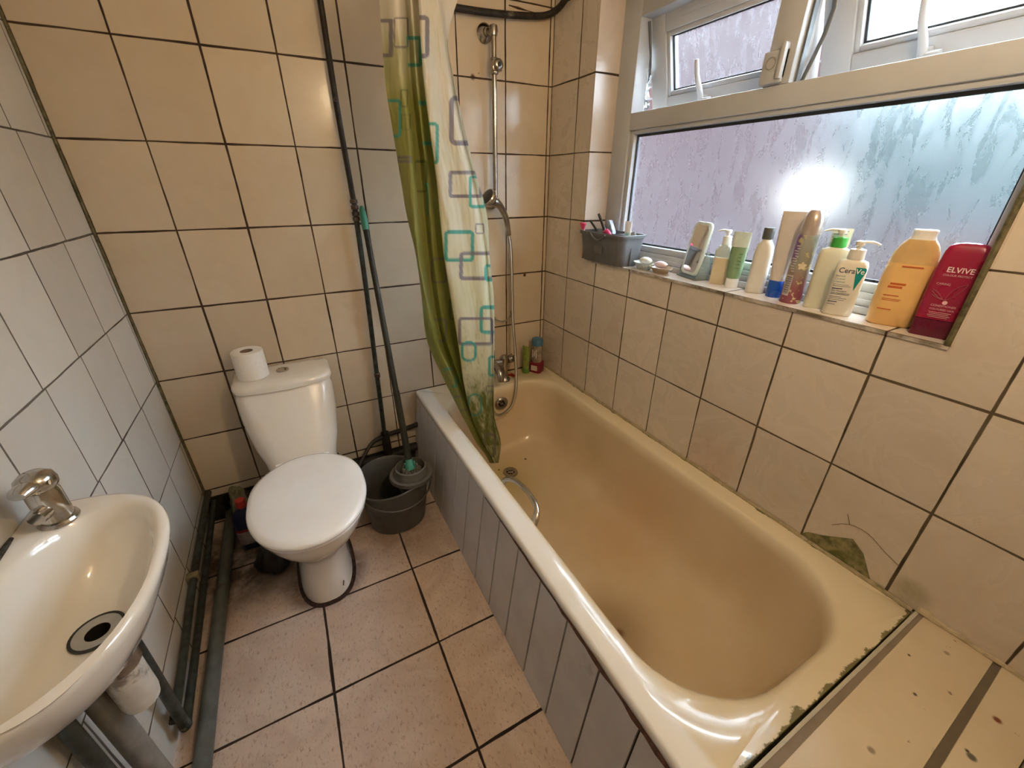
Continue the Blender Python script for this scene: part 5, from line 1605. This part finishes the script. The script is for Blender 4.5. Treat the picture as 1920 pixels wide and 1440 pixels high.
for (x0_, x1_, z_, h2) in ((-0.022, 0.004, 0.090, 0.0045), (-0.024, 0.0, 0.083, 0.0050), (-0.026, 0.0, 0.066, 0.0022), (-0.026, 0.006, 0.059, 0.0014), (-0.026, 0.004, 0.056, 0.0014), (-0.014, 0.020, 0.128, 0.0026), (-0.028, -0.004, 0.036, 0.0020)):
    MB().box(x0_, x1_, -0.0247, -0.0236, z_, z_ + h2).build('red_print', m_redprint, b_, local=True)

# red conditioner on its cap
b_ = thing('conditioner_bottle', 'crimson conditioner bottle with white lettering at right end of sill', 'bottle', (1.672, -1.440, S0), math.radians(-80))
m_red = simple('crimson_bottle', (0.30, 0.008, 0.045), 0.28, var=0.02)
MB().loft([rrect(hx, hy, r, z, nc=8, ns=6) for z, hx, hy, r in ((0.0, 0.0315, 0.0185, 0.006), (0.002, 0.0325, 0.0195, 0.006), (0.036, 0.0335, 0.0195, 0.008))]).build('cap', simple('dark_crimson_cap', (0.13, 0.006, 0.028), 0.3), b_, local=True)
MB().loft([rrect(hx, hy, r, z, nc=8, ns=6) for z, hx, hy, r in ((0.037, 0.0335, 0.0195, 0.008), (0.07, 0.0345, 0.0200, 0.010), (0.13, 0.0345, 0.0190, 0.010), (0.165, 0.0325, 0.016, 0.010), (0.178, 0.0295, 0.0135, 0.010), (0.183, 0.022, 0.010, 0.0095), (0.185, 0.010, 0.006, 0.0055))]).build('bottle_body', m_red, b_, local=True, sharp=60)
m_pinkink = simple('pale_pink_ink', (0.80, 0.50, 0.52), 0.4, var=0)
text_mesh('brand_text', 'ELVIVE', 0.0140, simple('white_pink_ink', (0.88, 0.72, 0.72), 0.4, var=0), b_, (0.003, -0.0196, 0.131), bold=0.0002, sx=0.95)
text_mesh('print_text', 'COLOUR PROTECT', 0.0050, m_pinkink, b_, (0.002, -0.0201, 0.1235), sx=0.95)
text_mesh('print_text', 'CARING', 0.0056, m_pinkink, b_, (-0.012, -0.0203, 0.106))
text_mesh('print_text', 'CONDITIONER', 0.0055, m_pinkink, b_, (0.002, -0.0205, 0.0635))
text_mesh('print_text', 'COLOURED HAIR', 0.0046, m_pinkink, b_, (0.002, -0.0205, 0.0565))
sw = MB()
for pts in ([(-0.022, 0.086), (-0.012, 0.080), (0.0, 0.078), (0.010, 0.086), (0.020, 0.104), (0.022, 0.112)], [(-0.024, 0.096), (-0.014, 0.090), (-0.004, 0.079)], [(-0.024, 0.093), (-0.014, 0.083), (-0.004, 0.078)], [(0.022, 0.112), (0.010, 0.104), (0.002, 0.090), (0.0, 0.078)]):
    sw.tube([(x, -0.0203, z) for x, z in pts], 0.0009, 6, smooth=5, flat=0.5)
sw.build('swirl_emblem', simple('rose_ink', (0.50, 0.16, 0.20), 0.35), b_, local=True)
pr = MB()
pr.lathe([(0.0040, -0.0209), (0, -0.0210)], (0.002, 0, 0.0725), 'y', 14, False, False)
for k in range(4):
    pr.box(-0.016 + 0.002 * (k % 2), 0.018 - 0.003 * (k % 2), -0.0206, -0.0198, 0.0515 - 0.0032 * k, 0.0522 - 0.0032 * k)
pr.build('small_print', m_pinkink, b_, local=True)
# items half hidden between the big bottles
b_ = thing('peach_bottle', 'peach-topped pale bottle half hidden behind crimson conditioner', 'bottle', (1.712, -1.408, S0))
MB().lathe([(0.015, 0.0), (0.016, 0.003), (0.016, 0.070), (0.012, 0.078)], (0, 0, 0), 'z', 24).build('bottle_body', simple('pale_grey_plastic', (0.62, 0.64, 0.66), 0.3, trans=0.3), b_, local=True)
MB().lathe([(0.0135, 0.078), (0.014, 0.085), (0.010, 0.104), (0.0, 0.108)], (0, 0, 0), 'z', 24).build('cap', simple('peach_cap', (0.75, 0.50, 0.38), 0.4), b_, local=True)
